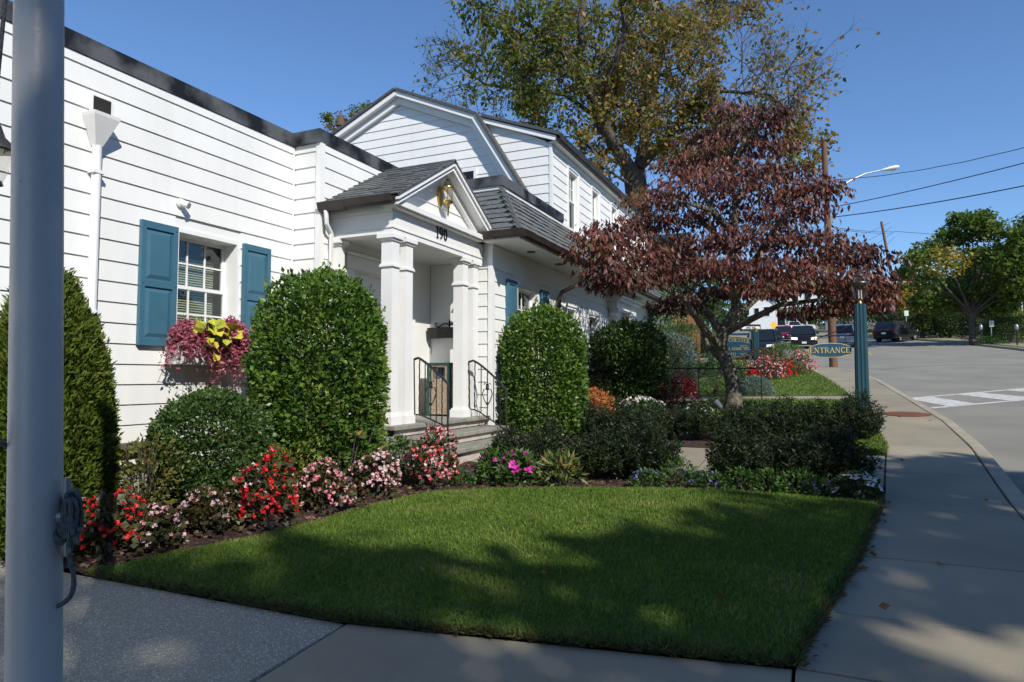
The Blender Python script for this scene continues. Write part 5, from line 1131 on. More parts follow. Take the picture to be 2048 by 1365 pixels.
# ================================================================== far street furniture
def meter(label, px, py, d, h=1.35):
    p = at(px, py, d); o = thing('parking_meter', label, 'parking meter', (p.x, p.y, g(p.y)), 0, 'parking meters on the far sidewalk')
    MB().tube([(0, 0, 0), (0, 0, h-.35)], .04, 8).build('post', 'black', o); MB().lathe([(.05, h-.36), (.10, h-.30), (.11, h-.14), (.09, h-.04), (.04, h)], n=12).build('head', 'steel', o, True)
meter('parking meter beside the trunk of the green tree', 1963, 690, 45); meter('parking meter at the right edge of the photo', 2035, 700, 42.5); meter('parking meter just right of the fluted post', 1731, 670, 64); meter('parking meter in front of the dark parked car', 1754, 668, 62)
def signpost(name, label, px, py, d, h, w, hh, m, diamond=False, post='steel'):
    p = at(px, py, d); zc = p.z; zg = g(p.y); o = thing(name, label, 'sign', (p.x, p.y, zg)); c = Vector((0, 0, zc-zg)); a = 45 if diamond else 0
    pts = [(math.cos(R(a))*x-math.sin(R(a))*z, math.sin(R(a))*x+math.cos(R(a))*z) for x, z in ((-w/2, -hh/2), (w/2, -hh/2), (w/2, hh/2), (-w/2, hh/2))]
    MB().prism([c+rt*x+Zv*z+Vector((rt.y, -rt.x, 0))*.05 for x, z in pts][::-1], Vector((rt.y, -rt.x, 0))*.02).build('plate', m, o); MB().tube([(0, 0, -.1), (0, 0, zc-zg+hh*.4)], .035, 8).build('post', post, o); return o
o = signpost('parking_sign', 'small white parking sign on the far sidewalk by the round bush', 1982, 648, 46, 2, .32, .42, 'signwhite'); 
m = MB(); c = Vector((0, 0, at(1982, 648, 46).z-g(at(1982, 648, 46).y))); nr = Vector((rt.y, -rt.x, 0))
for k in range(4): q = c+Zv*(.13-k*.08)+nr*.0725; m.hexa([q-rt*.11-Zv*.015, q+rt*.11-Zv*.015, q+rt*.11+Zv*.015, q-rt*.11+Zv*.015], [q-rt*.11-Zv*.015+nr*.003, q+rt*.11-Zv*.015+nr*.003, q+rt*.11+Zv*.015+nr*.003, q-rt*.11+Zv*.015+nr*.003])
m.build('print', 'tail', o)
signpost('notice_sign', 'pale green notice sign below the yellowing tree', 1812, 627, 58, 2, .36, .46, mat('sign_pale_green', (.45, .62, .52), .5))
signpost('warning_sign', 'yellow diamond warning sign in front of the distant white house', 1547, 651, 72, 2, .62, .62, mat('sign_yellow', (.8, .42, .03), .5), True)
M['globe'] = mat('globe_glass', (.85, .85, .83), .3)
for lb, px, py, d in (('white globe street lamp behind the silver minivan', 1697, 630, 66), ('white globe street lamp just right of the fluted post', 1727, 621, 66)):
    p = at(px, py, d); o = thing('globe_lamp', lb, 'street lamp', (p.x, p.y, g(p.y)), 0, 'white globe street lamps'); h = p.z-g(p.y); MB().tube([(0, 0, 0), (0, 0, h-.2)], .05, 8).build('post', 'black', o); MB().lathe([(.06, h-.22), (.2, h-.1), (.24, h+.02), (.18, h+.17), (0, h+.24)], n=14).build('globe', 'globe', o, True)
# thin iron rail by the second walk, spotlights
rl = thing('walk_rail', 'thin black iron guard rail along the second walk in front of the hedges', 'railing', (0, 0, 0))
pA, pB = Vector((-3.95, 16.2, g(16.2))), Vector((-1.15, 16.55, g(16.55)))
for t in (.0, .5, 1): p = pA.lerp(pB, t); MB().tube([p, p+Zv*.75], .014, 6).build('post', 'iron', rl)
MB().tube([pA+Zv*.77, pB+Zv*.74], .016, 6).build('rail', 'iron', rl)
for lb, x, y in (('small black garden spotlight at the foot of the dogwood', -1.75, 13.3), ('small black garden spotlight among the far begonias', -1.15, 26.3)):
    o = thing('garden_spotlight', lb, 'spotlight', (x, y, g(y))); MB().tube([(0, 0, -.05), (0, 0, .16)], .015, 6).build('stake', 'black', o); MB().tube([(-.03, 0, .28), (.09, .02, .15)], [.075, .05], 12).build('head', mat('spot_grey', (.09, .1, .13), .4), o, True)
o = thing('path_light', 'slim grey path light stake in front of the second holly', 'light', (-3.75, 9.9, g(9.9))); MB().tube([(0, 0, -.05), (0, 0, .42)], .014, 8).build('stake', 'steel', o); MB().lathe([(.03, .40), (.035, .5), (.0, .53)], n=10).build('head', 'steel', o)
# ================================================================== other buildings
def building(name, label, x0, x1, y0, y1, h, wall, roof=None, rh=2, axis='y', wins=(), extra=None, base=None):
    zb = min(g(y0), g(y1)) if base is None else base; o = thing(name, label, 'building', ((x0+x1)/2, (y0+y1)/2, zb)); ox, oy = (x0+x1)/2, (y0+y1)/2; a, b = (x1-x0)/2, (y1-y0)/2
    MB().box(-a, a, -b, b, -2, h).build('wall', wall, o)
    if roof:
        e = .4
        if axis == 'y':
            poly = [(-a-e, -b-e, h-.1), (a+e, -b-e, h-.1), (0, -b-e, h+rh)]; MB().prism([(-a, -b+.0, h), (a, -b, h), (0, -b, h+rh*.93)], (0, 2*b, 0)).build('gable', wall, o); ed = [((-a-e, h-.12), (0, h+rh)), ((a+e, h-.12), (0, h+rh))]
            for p, q in ed: MB().prism([(p[0], -b-e, p[1]), (q[0], -b-e, q[1]), (q[0], -b-e, q[1]+.15), (p[0], -b-e, p[1]+.15)], (0, 2*b+2*e, 0)).build('roof', roof, o); MB().prism([(p[0], -b-e-.03, p[1]-.16), (q[0], -b-e-.03, q[1]-.16), (q[0], -b-e-.03, q[1]+.02), (p[0], -b-e-.03, p[1]+.02)], (0, .06, 0)).build('barge_board', 'trim', o)
        else:
            MB().prism([(-a, -b, h), (-a, b, h), (-a, 0, h+rh*.93)], (2*a, 0, 0)).build('gable', wall, o)
            for s_ in (-1, 1): MB().prism([(-a-e, s_*(b+e), h-.12), (-a-e, 0, h+rh), (-a-e, 0, h+rh+.15), (-a-e, s_*(b+e), h+.03)], (2*a+2*e, 0, 0)).build('roof', roof, o)
    else: MB().box(-a-.15, a+.15, -b-.15, b+.15, h, h+.35).build('cornice', 'trim', o)
    for face, u, z, w, hh in wins:
        if face == 'f': f = (u-w/2, u+w/2, -b-.04, -b-.002, z, z+hh)
        else: f = (a+.002, a+.04, u-w/2, u+w/2, z, z+hh)
        w_ = MB().box(*f).build('window', 'trim', o); q = .08
        if face == 'f': MB().box(u-w/2+q, u+w/2-q, -b-.06, -b-.041, z+q, z+hh-q).build('pane', 'carglass', w_)
        else: MB().box(a+.041, a+.06, u-w/2+q, u+w/2-q, z+q, z+hh-q).build('pane', 'carglass', w_)
    if extra: extra(o, a, b, h)
    return o
M['w_white'] = mat('far_white_siding', (.72, .73, .72), .6, (.66, .67, .67), 3, .4); M['w_grey'] = mat('far_grey_siding', (.23, .245, .26), .7, (.19, .2, .215), 3, .4); M['w_beige'] = mat('far_beige_stucco', (.55, .5, .4), .8, (.48, .44, .36), 2, .4); M['w_dark'] = mat('dark_brown_shingle', (.045, .035, .03), .9, (.03, .025, .02), 4, .5); M['w_pale'] = mat('far_pale_blue_siding', (.42, .50, .50), .7, (.38, .45, .46), 3, .4); M['r_grey'] = mat('far_roof', (.10, .11, .115), .9, (.08, .085, .09), 6, .5); M['awn'] = mat('green_awning', (.10, .20, .12), .7, (.08, .17, .10), 5, .4)
p = at(1524, 650, 84); building('far_house', 'bright white gabled house up the road behind the navy vehicle', p.x-1.5, p.x+1.5, p.y, p.y+7, 4.4, 'w_white', 'r_grey', 1.6, 'y', [('f', .6, 2.2, .8, 1.3), ('f', -.6, 2.2, .7, 1.2), ('s', -2, 2.4, .9, 1.4), ('s', 1.5, 2.4, .9, 1.4)])
def shop(o, a, b, h):
    aw = MB().prism([(-a, -b-.02, 3.3), (-a, -b-1.0, 2.7), (-a, -b-1.0, 2.5), (-a, -b-.02, 2.9)], (2*a, 0, 0)).build('awning', 'awn', o)
    for k in range(5): MB().box(-a+k*a*.49, -a+k*a*.49+.25, -b-.10, -b-.003, 0, 2.6).build('pier', 'w_beige', o)
    MB().box(-a+.3, a-.3, -b-.05, -b-.003, .5, 2.4).build('shop_window', 'carglass', o)
    MB().box(-a-.1, a+.1, -b-.2, -b-.002, 3.32, 3.6).build('fascia', 'trim', o)
p = at(1592, 650, 108); building('far_shop', 'beige and white storefront building with green awning at the end of the road', p.x-3.2, p.x+3.2, p.y, p.y+8, 7.4, 'w_white', 'r_grey', 2.4, 'y', [('f', -1.8, 4.2, 1.0, 1.6), ('f', 0, 4.2, 1.0, 1.6), ('f', 1.8, 4.2, 1.0, 1.6)], shop)
p = at(1552, 640, 116); building('far_house', 'tall grey house half hidden by dogwood leaves beside the storefront', p.x-3, p.x+1.0, p.y, p.y+8, 9, 'w_grey', 'r_grey', 2.4, 'y', [('f', -1, 3, .9, 1.5), ('f', -1, 6, .9, 1.5), ('f', .5, 6, .9, 1.5)])
p = at(1705, 640, 92); building('far_house', 'slate blue house with pale roof seen behind the fluted post', p.x-3.4, p.x+4, p.y, p.y+9, 3.6, 'w_grey', 'r_grey', 1.9, 'y', [('f', -1.5, 1.2, 1, 1.5), ('f', 1.5, 1.2, 1, 1.5)])
p = at(1835, 600, 88); building('far_house', 'pale blue gabled house peeping over the yellow tree', p.x-3.4, p.x+3.4, p.y, p.y+9, at(1835, 562, 88).z-g(p.y), 'w_pale', 'r_grey', 2.9, 'y', [('f', 0, 5.2, 1, 1.4)])
p = at(2070, 640, 62); building('dark_building', 'dark brown shingled building behind the green tree at the right edge', p.x-5.0, p.x+8, p.y, p.y+16, 6.6, 'w_dark', 'r_grey', 4.2, 'y', [('f', -3, 1.5, 1.2, 1.6), ('f', 0, 1.5, 1.2, 1.6), ('f', -3, 4.2, 1.2, 1.4), ('f', 0, 4.2, 1.2, 1.4)])
p = at(1900, 650, 72); building('dark_building', 'low dark building in the shade behind the parked vehicle', p.x-5.5, p.x+5, p.y, p.y+8, 4.2, 'w_dark', 'r_grey', 1.5, 'x', [('f', -2, 1.2, 1.2, 1.4), ('f', 1.5, 1.2, 1.2, 1.4)])
building('grey_neighbour_house', 'grey neighbouring house behind the ivy and wooden fence', -13.5, -7.0, 36.5, 44, 5.2, 'w_grey', 'r_grey', 2.5, 'x', [('f', 1.6, 3.2, .9, 1.2), ('f', -1.2, 3.2, .9, 1.2), ('s', 0, 2.2, .9, 1.3)])
# cedar fence
fc = thing('cedar_fence', 'orange brown cedar board fence beyond the white house', 'fence', (-6.5, 26.5, g(26.5))); pm = MB().box(0, .14, 0, .022, 0, 1.75).mesh('board')
def fencerun(xa, ya, xb, yb, h):
    n = int(math.hypot(xb-xa, yb-ya)/.15); a = math.atan2(yb-ya, xb-xa)
    for k in range(n):
        t = k/n; x, y = xa+(xb-xa)*t, ya+(yb-ya)*t; o = link('board', pm, 'fence', fc, (x+6.5, y-26.5, g(y)-g(26.5)+.05)); o.rotation_euler.z = a; o.scale.z = h/1.75
fencerun(-7.2, 26.0, -5.35, 26.4, 1.75); fencerun(-5.1, 26.45, -4.2, 26.6, 2.25)
for k, (x, y, h) in enumerate([(-5.25, 26.5, 2.0), (-4.15, 26.7, 2.3), (-7.2, 26.1, 1.8)]): MB().box(x+6.5-.06, x+6.5+.06, y-26.5, y-26.5+.12, -.2, h+.05).build('post', 'fence', fc)
# roof vent and chimney behind the gable
cv = thing('vent_pipe', 'rusty brown vent pipe behind the gambrel roof', 'pipe', tuple(at(681, 262, 20))); MB().lathe([(.09, -3), (.09, .12), (.13, .14), (.14, .30), (.10, .33), (.10, .45), (.02, .47)], n=12).build('flue', mat('clay', (.12, .085, .055), .9), cv, True); MB().tube([(-.05, 0, -.25), (-.6, .0, -.32), (-.9, 0, -.5)], .09, 10).build('elbow', mat('clay2', (.14, .095, .07), .9), cv, True)

M['w_brick'] = mat('brick_wall', (.23, .12, .085), .9, (.17, .09, .07), 5, .5)
building('sky_block_building', 'two storey brick building across the road outside the view', 15.5, 27, -32, 22, 8.0, 'w_brick', None, 0, 'y', [], base=-.5)  # unseen, added to hold back blue sky fill in the shade
building('sky_block_house', 'brick house beyond the driveway behind the viewer', -16, -4.5, -24, -12, 6.5, 'w_brick', 'r_grey', 2.5, 'x', [], base=-1)  # also added out of view, screens the low sky behind the camera
# ================================================================== planting near the house
def gp(x, y, lift=0): return (x, y, g(y)+lift)
plant('thuja_cone', 'tall clipped conical arborvitae beside the flagpole', 'shrub', gp(-5.62, 3.32), .50, .48, 2.32, 'bullet', 52000, .048, .017, 'thuja', thick=.35, up=.9, rnd=.55, amp=.035, ls=6)
plant('clipped_holly', 'large clipped dome holly left of the porch columns', 'shrub', gp(-5.05, 5.88, .0), .73, .70, 2.40, 'dome', 33000, .054, .034, 'holly', thick=.42, amp=.035, ls=5)
plant('clipped_holly', 'second clipped dome holly right of the porch steps', 'shrub', gp(-4.04, 10.08), .69, .67, 2.08, 'dome', 24000, .058, .036, 'holly', thick=.42, amp=.035, ls=5)
plant('round_boxwood', 'low round clipped boxwood below the window box', 'shrub', gp(-5.25, 4.62, .10), .56, .55, 1.08, 'ball', 22000, .036, .022, 'box', thick=.28, amp=.015, ls=5)
plant('azalea', 'open yellow green azalea between the arborvitae and the boxwood', 'shrub', gp(-5.32, 3.98, .05), .34, .34, .74, 'vase', 1900, .042, .022, 'azalea', thick=.6, amp=.15, stems=14, stemh=.85)
plant('leggy_holly', 'loose glossy shrub growing under the round boxwood', 'shrub', gp(-4.92, 4.62, .03), .26, .26, .45, 'vase', 1500, .05, .026, 'box', thick=.6, amp=.15, stems=10, stemh=.8)
plant('golden_shrub', 'small yellow green shrub behind the red begonias', 'shrub', gp(-4.85, 5.30), .26, .24, .55, 'ball', 1100, .05, .02, 'lime', thick=.5, amp=.12)
plant('golden_shrub', 'very small yellow green shrub at the mulch right of the red begonias', 'shrub', gp(-4.52, 4.85), .12, .12, .26, 'ball', 260, .045, .02, 'lime', thick=.5)
plant('green_shrub', 'small fresh green shrub in front of the porch foundation', 'shrub', gp(-4.35, 6.45), .28, .28, .50, 'mound', 1900, .042, .018, 'green', thick=.4, amp=.1)
# rhododendron: whorls of long leaves
rh = thing('rhododendron', 'leggy rhododendron with long pale leaves in front of the large holly', 'shrub', gp(-4.6, 5.75)); P = []; D = []; mb = MB()
for k in range(34):
    a = random.uniform(0, 6.28); q = random.uniform(.1, .55); t = Vector((q*math.cos(a), q*math.sin(a), random.uniform(.3, 1.0)))
    mb.tube([(0, 0, 0), (t.x*.6, t.y*.6, t.z*.45), tuple(t)], [.014, .009, .005], 5)
    for j in range(9):
        b = j*.7+random.random()*.3; P.append(t); D.append((math.cos(b), math.sin(b), random.uniform(-.35, .55)))
mb.build('stem', 'bark', rh); leafobj('leaves', P, D, .115, .032, 'rhodo', rh, .12, .25)
def begonia(label, x, y, r, h, fm, n=150, lo=.15, lm='bronze', fs=.036, nl=650):
    return plant('begonia', label, 'flowers', gp(x, y, .035), r*.92, r*.92, h, 'mound', nl, .052, .042, lm, 'begonia clumps in the flower beds', thick=.65, amp=.20, stems=6, flowers=(fm, int(n*1.2), fs*1.05, lo), up=.1, ls=6)
begonia('deep red begonia clump in shade right behind the flagpole', -4.95, 3.42, .27, .48, 'f_red', 170)
begonia('small violet pink begonia clump beside the shaded red one', -4.72, 3.66, .17, .34, 'f_mix', 110)
begonia('dim pink and white begonia clump in front of the azalea', -4.70, 4.08, .23, .36, 'f_mix', 100)
begonia('pale pink and white begonia clump left against the bright red one', -4.60, 4.46, .20, .50, 'f_mix', 150)
begonia('bright scarlet begonia clump in front of the boxwood', -4.36, 4.46, .25, .60, 'f_red', 260)
begonia('rose pink begonia clump on open mulch right of the scarlet one', -4.30, 5.08, .28, .42, 'f_pink', 240)
begonia('pink and white begonia clump below the rhododendron', -4.13, 5.66, .27, .44, 'f_mix', 250)
begonia('tall red and white begonia clump at the foot of the steps', -3.82, 6.32, .30, .56, 'f_redmix', 330)
for lb, x, r, n in (('smaller magenta impatiens plant beside the tall begonias', -3.3, .17, 14), ('larger magenta impatiens plant before the yew hedge', -3.0, .22, 26)):
    plant('impatiens', lb, 'flowers', gp(x, 6.72), r, r, .36, 'mound', 420, .075, .03, 'green', 'magenta impatiens', thick=.5, amp=.1, flowers=('f_magenta', n*2, .075, .45), big=True)
plant('spurge', 'leafy yellow green plant right of the magenta impatiens', 'plant', gp(-2.55, 6.85), .26, .2, .32, 'mound', 420, .10, .026, 'rhodo', thick=.6, amp=.15)
for lb, x, y, r, f in (('low purple ageratum by the impatiens', -3.52, 6.42, .14, 26), ('bright purple ageratum clump in front of the yew gap', -1.62, 7.0, .19, 60), ('shaded purple ageratum in the middle of the border', -1.0, 7.05, .2, 40), ('shaded purple ageratum left of the white petunia', .0, 7.12, .17, 45)):
    plant('ageratum', lb, 'flowers', gp(x, y), r, r*.8, .18, 'mound', 420, .035, .022, 'green', 'purple ageratum edging', thick=.5, flowers=('f_purple', f, .028, .4))
for k, x in enumerate((-1.32, -.72, -.45, -.2)): plant('edging_plant', ['leafy edging plant in the yew gap', 'low dark edging plant left of the four in the shade', 'low dark edging plant in the middle of the shaded border', 'low dark edging plant near the purple flowers'][k], 'plant', gp(x, 7.12), .2, .15, .22+.06*(k == 0), 'mound', 420, .04, .02, 'green', 'low edging plants', thick=.5)
plant('white_petunia', 'white petunia clump at the end of the border by the sidewalk', 'flowers', gp(.33, 7.12), .22, .2, .24, 'mound', 520, .045, .025, 'darktree', thick=.5, flowers=('f_white', 24, .095, .3), big=True)
# yew hedges: every shrub on its own, upright twigs with needles
def yew(label, x, y, r, h, group, n=7000):
    global PLANTS; PLANTS += 1; o = thing('yew_shrub', label, 'shrub', gp(x, y), 0, group); rr = random.Random(PLANTS); mb = MB(); P = []; D = []
    nt = 95
    for k in range(nt):
        a = rr.uniform(0, 6.28); q = rr.random()**.5*r*1.08; hz = h*(1-.35*(q/r)**2)*rr.uniform(.55, 1.08); tip = Vector((q*math.cos(a), q*math.sin(a), hz)); base = Vector((q*.25*math.cos(a), q*.25*math.sin(a), .0)); mid = base.lerp(tip, .5)+Vector((q*.22*math.cos(a), q*.22*math.sin(a), -.02))
        if k % 3 == 0: mb.tube([base, mid, tip], [.008, .005, .0025], 4)
        for j in range(n//nt):
            t = .25+.77*rr.random()**.75; p = base.lerp(mid, t*2) if t < .5 else mid.lerp(tip, (t-.5)*2); b = rr.uniform(0, 6.28); P.append((p.x+rr.gauss(0, .022), p.y+rr.gauss(0, .022), p.z)); D.append((math.cos(b), math.sin(b), rr.uniform(.2, 1.1)))
    mb.build('stem', 'twig', o); leafobj('needles', P, D, .048, .013, 'yew', o, .05, .3)
fr = [(-3.35, 7.3, .30, .55, 'leftmost sunlit yew of the front row beside the steps'), (-2.85, 7.32, .33, .62, 'second yew of the front row behind the impatiens'), (-2.3, 7.35, .32, .58, 'third yew of the front row with orange berries'), (-1.95, 7.4, .30, .60, 'fourth yew of the front row in shade left of the gap'), (-1.68, 7.42, .30, .64, 'fifth yew of the front row at the left of the gap'),
      (-.84, 7.42, .22, .66, 'narrow yew right after the gap of the front row'), (-.48, 7.45, .32, .58, 'dark shaded yew in the middle of the right front row'), (-.1, 7.45, .32, .62, 'dark shaded yew second from the sidewalk in the front row'), (.22, 7.5, .29, .62, 'dark shaded yew at the sidewalk end of the front row')]
for x, y, r, h, lb in fr: yew(lb, x, y, r, h, 'yew shrubs of the front row')
bk = [(-3.3, 10.35, .36, .52, 'leftmost yew of the back row below the second holly'), (-2.75, 10.3, .38, .58, 'second yew of the back row below the white petunias'), (-2.15, 10.35, .38, .55, 'third yew of the back row left of the dogwood trunk'), (-1.55, 10.4, .38, .60, 'fourth yew of the back row in front of the dogwood trunk'), (-.95, 10.45, .38, .58, 'fifth yew of the back row right of the dogwood trunk'), (-.4, 10.5, .36, .62, 'sixth yew of the back row in shadow'), (.1, 10.6, .36, .62, 'seventh yew of the back row in shadow near the post'), (.52, 10.75, .34, .72, 'tallest yew of the back row hiding the foot of the lamp post')]
for x, y, r, h, lb in bk: yew(lb, x, y, r, h, 'yew shrubs of the back row')
# behind the second holly
plant('orange_azalea', 'azalea with orange tinted leaves behind the back yews', 'shrub', gp(-3.7, 11.8), .45, .42, .62, 'mound', 1500, .06, .03, 'f_orange', thick=.5, amp=.12)
plant('rhododendron_low', 'low broad leafed shrub right of the second holly', 'shrub', gp(-3.9, 11.0), .36, .36, .75, 'ball', 700, .11, .036, 'rhodo', thick=.5)
plant('white_impatiens', 'mass of white impatiens behind the back yew row', 'flowers', gp(-2.9, 11.95), .48, .34, .48, 'mound', 700, .05, .03, 'green', thick=.5, flowers=('f_white', 240, .055, .45))
plant('white_impatiens', 'small white flowers left of the dogwood trunk', 'flowers', gp(-2.05, 13.1), .28, .2, .28, 'mound', 350, .05, .03, 'green', thick=.5, flowers=('f_white', 40, .06, .4), big=True)
plant('mound_plant', 'low grey green mound right of the dogwood trunk', 'plant', gp(-.9, 13.6), .34, .25, .26, 'mound', 700, .045, .02, 'hedge', thick=.5)
begonia('dark wine red begonia clump left of the dogwood', -2.85, 14.2, .36, .62, leafmat('wine_petal', [(.20, .01, .02), (.34, .02, .04)], .5, .2), 160)
begonia('bright pink red begonia clump behind the wine red one', -2.75, 15.5, .34, .66, 'f_redmix', 260, lm='f_red')
plant('dwarf_conifer', 'narrow dark conical conifer by the air conditioner', 'shrub', gp(-4.15, 13.3), .34, .34, 1.75, 'cone', 3800, .06, .02, 'yew', thick=.4, up=.7)
plant('cherry_laurel', 'big dark dense laurel bush in front of the side entrance', 'shrub', gp(-3.75, 14.3), .82, .80, 1.85, 'dome', 15000, .09, .04, 'box', thick=.6, amp=.07)
plant('clipped_yew', 'rounded clipped green shrub right of the dark laurel', 'shrub', gp(-3.6, 16.3), .62, .6, 1.62, 'dome', 7000, .05, .016, 'hedge', thick=.25, amp=.03)
plant('blue_cypress', 'pale blue grey clipped conifer behind the rounded green shrub', 'shrub', gp(-3.55, 18.2), .66, .66, 1.62, 'dome', 6000, .06, .018, 'blue_spruce', thick=.25, amp=.03)
plant('blue_spruce_small', 'small blue grey conifer ball beside the wine red begonias', 'shrub', gp(-3.15, 14.9), .28, .28, .6, 'ball', 1500, .05, .014, 'blue_spruce', thick=.3)
plant('clipped_hedge', 'tall square clipped yew hedge left of the name sign', 'hedge', gp(-3.7, 20.9), .95, .9, 1.85, 'boxy', 9500, .06, .018, 'hedge', thick=.2, sq=6, amp=.02)
plant('clipped_hedge', 'low square box hedge just left of the dogwood trunk', 'hedge', gp(-2.35, 17.85), .72, .42, .82, 'boxy', 6000, .045, .02, 'box', thick=.22, sq=6, amp=.02)
plant('blue_spruce_mound', 'low blue spruce mound right of the dogwood trunk', 'shrub', gp(-1.38, 17.75), .42, .36, .48, 'mound', 3600, .055, .014, 'blue_spruce', thick=.3)
plant('clipped_hedge', 'dark clipped shrub below the blue name sign', 'hedge', gp(-3.45, 26.3), 1.0, .5, .8, 'boxy', 4200, .055, .024, 'box', thick=.25, sq=4, amp=.04)
plant('golden_shrub', 'yellow green shrub just right of the dogwood trunk under the sign', 'shrub', gp(-2.5, 25.3), .45, .4, .55, 'ball', 1300, .07, .03, 'lime', thick=.5)
plant('barberry', 'brownish twiggy shrub under the right sign post', 'shrub', gp(-1.85, 25.6), .72, .6, 1.0, 'ball', 2600, .05, .02, leafmat('barberry_leaf', [(.06, .03, .025), (.10, .05, .035), (.07, .08, .03)], .6, .2), thick=.5, amp=.12)
plant('barberry', 'red brown shrub at the road edge behind the sign bed', 'shrub', gp(-1.6, 28.6), .75, .5, .95, 'ball', 1800, .06, .022, leafmat('barberry_leaf_red', [(.10, .025, .025), (.12, .05, .035), (.08, .07, .03)], .6, .2), thick=.5, amp=.12)
plant('clipped_box', 'dark glossy round shrub at the end of the far bed', 'shrub', gp(-1.0, 26.8), .78, .7, 1.15, 'ball', 4600, .055, .026, 'holly', thick=.35)
plant('clipped_box', 'low olive box shrub in front of the dark round shrub', 'shrub', gp(-.72, 25.6), .38, .32, .5, 'boxy', 1500, .045, .02, 'azalea', thick=.3, sq=4)
for lb, x, y, r, h, f in (('far low red begonia clump nearest the low rail', -1.85, 22.7, .36, .36, 'f_red'), ('far pink red begonia clump under the barberry', -1.6, 23.0, .40, .72, 'f_redmix'), ('far red and white begonia clump in the middle of the bed', -1.2, 23.3, .38, .74, 'f_redmix'), ('far scarlet begonia clump beside the garden spotlight', -.95, 24.3, .34, .62, 'f_red'), ('far pink begonia clump at the tip of the bed by the sidewalk', -.45, 26.4, .46, .82, 'f_redmix')):
    begonia(lb, x, y, r, h, f, 190, .1, fs=.06, nl=420)
iv = thing('ivy', 'ivy climbing the far corner of the white house', 'ivy', (R1X+.05, 20.6, g(20.6))); n = 1600
leafobj('leaves', np.column_stack([rng.normal(.0, .12, n), rng.normal(.05, .16, n), rng.uniform(.2, 2.6, n)]), rng.normal(size=(n, 3))+[.6, -.5, -.3], .08, .06, 'green', iv)
MB().tube([(0, 0, -.1), (.03, .0, 1.2), (-.02, .05, 2.5)], .02, 5).build('stem', 'twig', iv)
plant('tall_shrub', 'light green tall shrub at the far corner of the white house', 'shrub', gp(-4.3, 22.2), .7, .7, 2.35, 'ball', 3200, .09, .045, 'green', thick=.5, amp=.15)

# ================================================================== trees
class Tree:
    def __init__(s, name, label, base, group=None, bark='bark'):
        s.o = thing(name, label, 'tree', tuple(base), 0, group); s.base = Vector(base); s.trunk = MB(); s.wood = MB(); s.P = []; s.D = []; s.bark = bark
    def limb(s, pts, rad, n=8, trunk=False):
        (s.trunk if trunk else s.wood).tube([Vector(p)-s.base for p in pts], rad, n); return s
    def grow(s, p, d, L, r, lev, rr, leaf=None, spread=.7, droop=.0, twigs=4):
        p, d = Vector(p), Vector(d).normalized(); pts = [p]; n = 4
        for i in range(n):
            d = (d+Vector((rr.gauss(0, .22), rr.gauss(0, .22), rr.gauss(0, .18)-droop))).normalized(); p = p+d*L/n; pts.append(p)
        s.wood.tube([q-s.base for q in pts], lin(r, r*.45, n+1), 5 if lev > 1 else 3, False)
        if lev == 0:
            if leaf: leaf(s, pts)
            return
        for k in range(twigs):
            t = rr.uniform(.25, 1); i = min(n-1, int(t*n)); q = pts[i].lerp(pts[i+1], t*n-i)
            dd = ((pts[i+1]-pts[i]).normalized()+Vector((rr.gauss(0, spread), rr.gauss(0, spread), rr.gauss(0, spread*.8)+.1))).normalized()
            s.grow(q, dd, L*rr.uniform(.45, .75), r*.5, lev-1, rr, leaf, spread, droop, twigs)
    def finish(s, m, L, Wd, crown='crown', rv=None):
        if s.trunk.v: s.trunk.build('trunk', s.bark, s.o, True)
        if s.wood.v: s.wood.build('branches', s.bark, s.o, True)
        if len(s.P): leafobj(crown, np.array(s.P)-np.array(s.base), s.D, L, Wd, m, s.o, .15, .35, rv=rv)
def bez(a, b, c, n=6): a, b, c = Vector(a), Vector(b), Vector(c); return [a*(1-t)**2+b*2*t*(1-t)+c*t*t for t in lin(0, 1, n)]
# --- the red dogwood
DB = (-1.55, 14.2, g(14.2)); DD = 13.55
dg = Tree('red_dogwood', 'dogwood tree with drooping maroon autumn leaves on the lawn', DB, bark='bark_grey')
dg.H = []; T0 = Vector(DB); rr = random.Random(5)
P_ = lambda x, y, dd=0: at(x, y, DD+dd)
dg.limb([T0-Zv*.1, P_(1468, 790), P_(1462, 750), P_(1448, 715), P_(1440, 690), P_(1450, 655)], [.21, .16, .14, .135, .13, .11], 12, True)
limbs = [[(1450, 655, 0), (1470, 620, .1), (1475, 540, .2), (1472, 470, .1), (1468, 400, 0), (1465, 320, 0), (1462, 230, 0)], [(1450, 665, 0), (1500, 640, -.5), (1560, 610, -1.1), (1640, 600, -1.4), (1720, 590, -1.6)],
         [(1455, 650, 0), (1520, 590, .6), (1580, 540, 1.2), (1650, 500, 1.6)], [(1445, 670, 0), (1410, 620, .4), (1360, 560, .9), (1300, 510, 1.3), (1230, 480, 1.7)], [(1445, 700, 0), (1405, 655, -.6), (1370, 600, -1.3), (1300, 560, -1.8), (1220, 520, -2.0)],
         [(1440, 715, 0), (1415, 690, .2), (1398, 640, .5), (1385, 600, .7)], [(1470, 600, .1), (1510, 520, -.8), (1560, 440, -1.4), (1620, 400, -1.7)], [(1472, 520, .1), (1420, 460, .9), (1360, 400, 1.3)], [(1470, 470, .1), (1420, 420, -.9), (1350, 400, -1.6)], [(1470, 400, 0), (1530, 340, .8), (1590, 330, 1.1)], [(1466, 330, 0), (1500, 270, -.5), (1550, 230, -.7)], [(1466, 340, 0), (1420, 300, .4), (1390, 290, .6)]]
for i, l in enumerate(limbs): dg.limb([P_(*q) for q in l], lin(.085 if i else .10, .02, len(l)), 7)
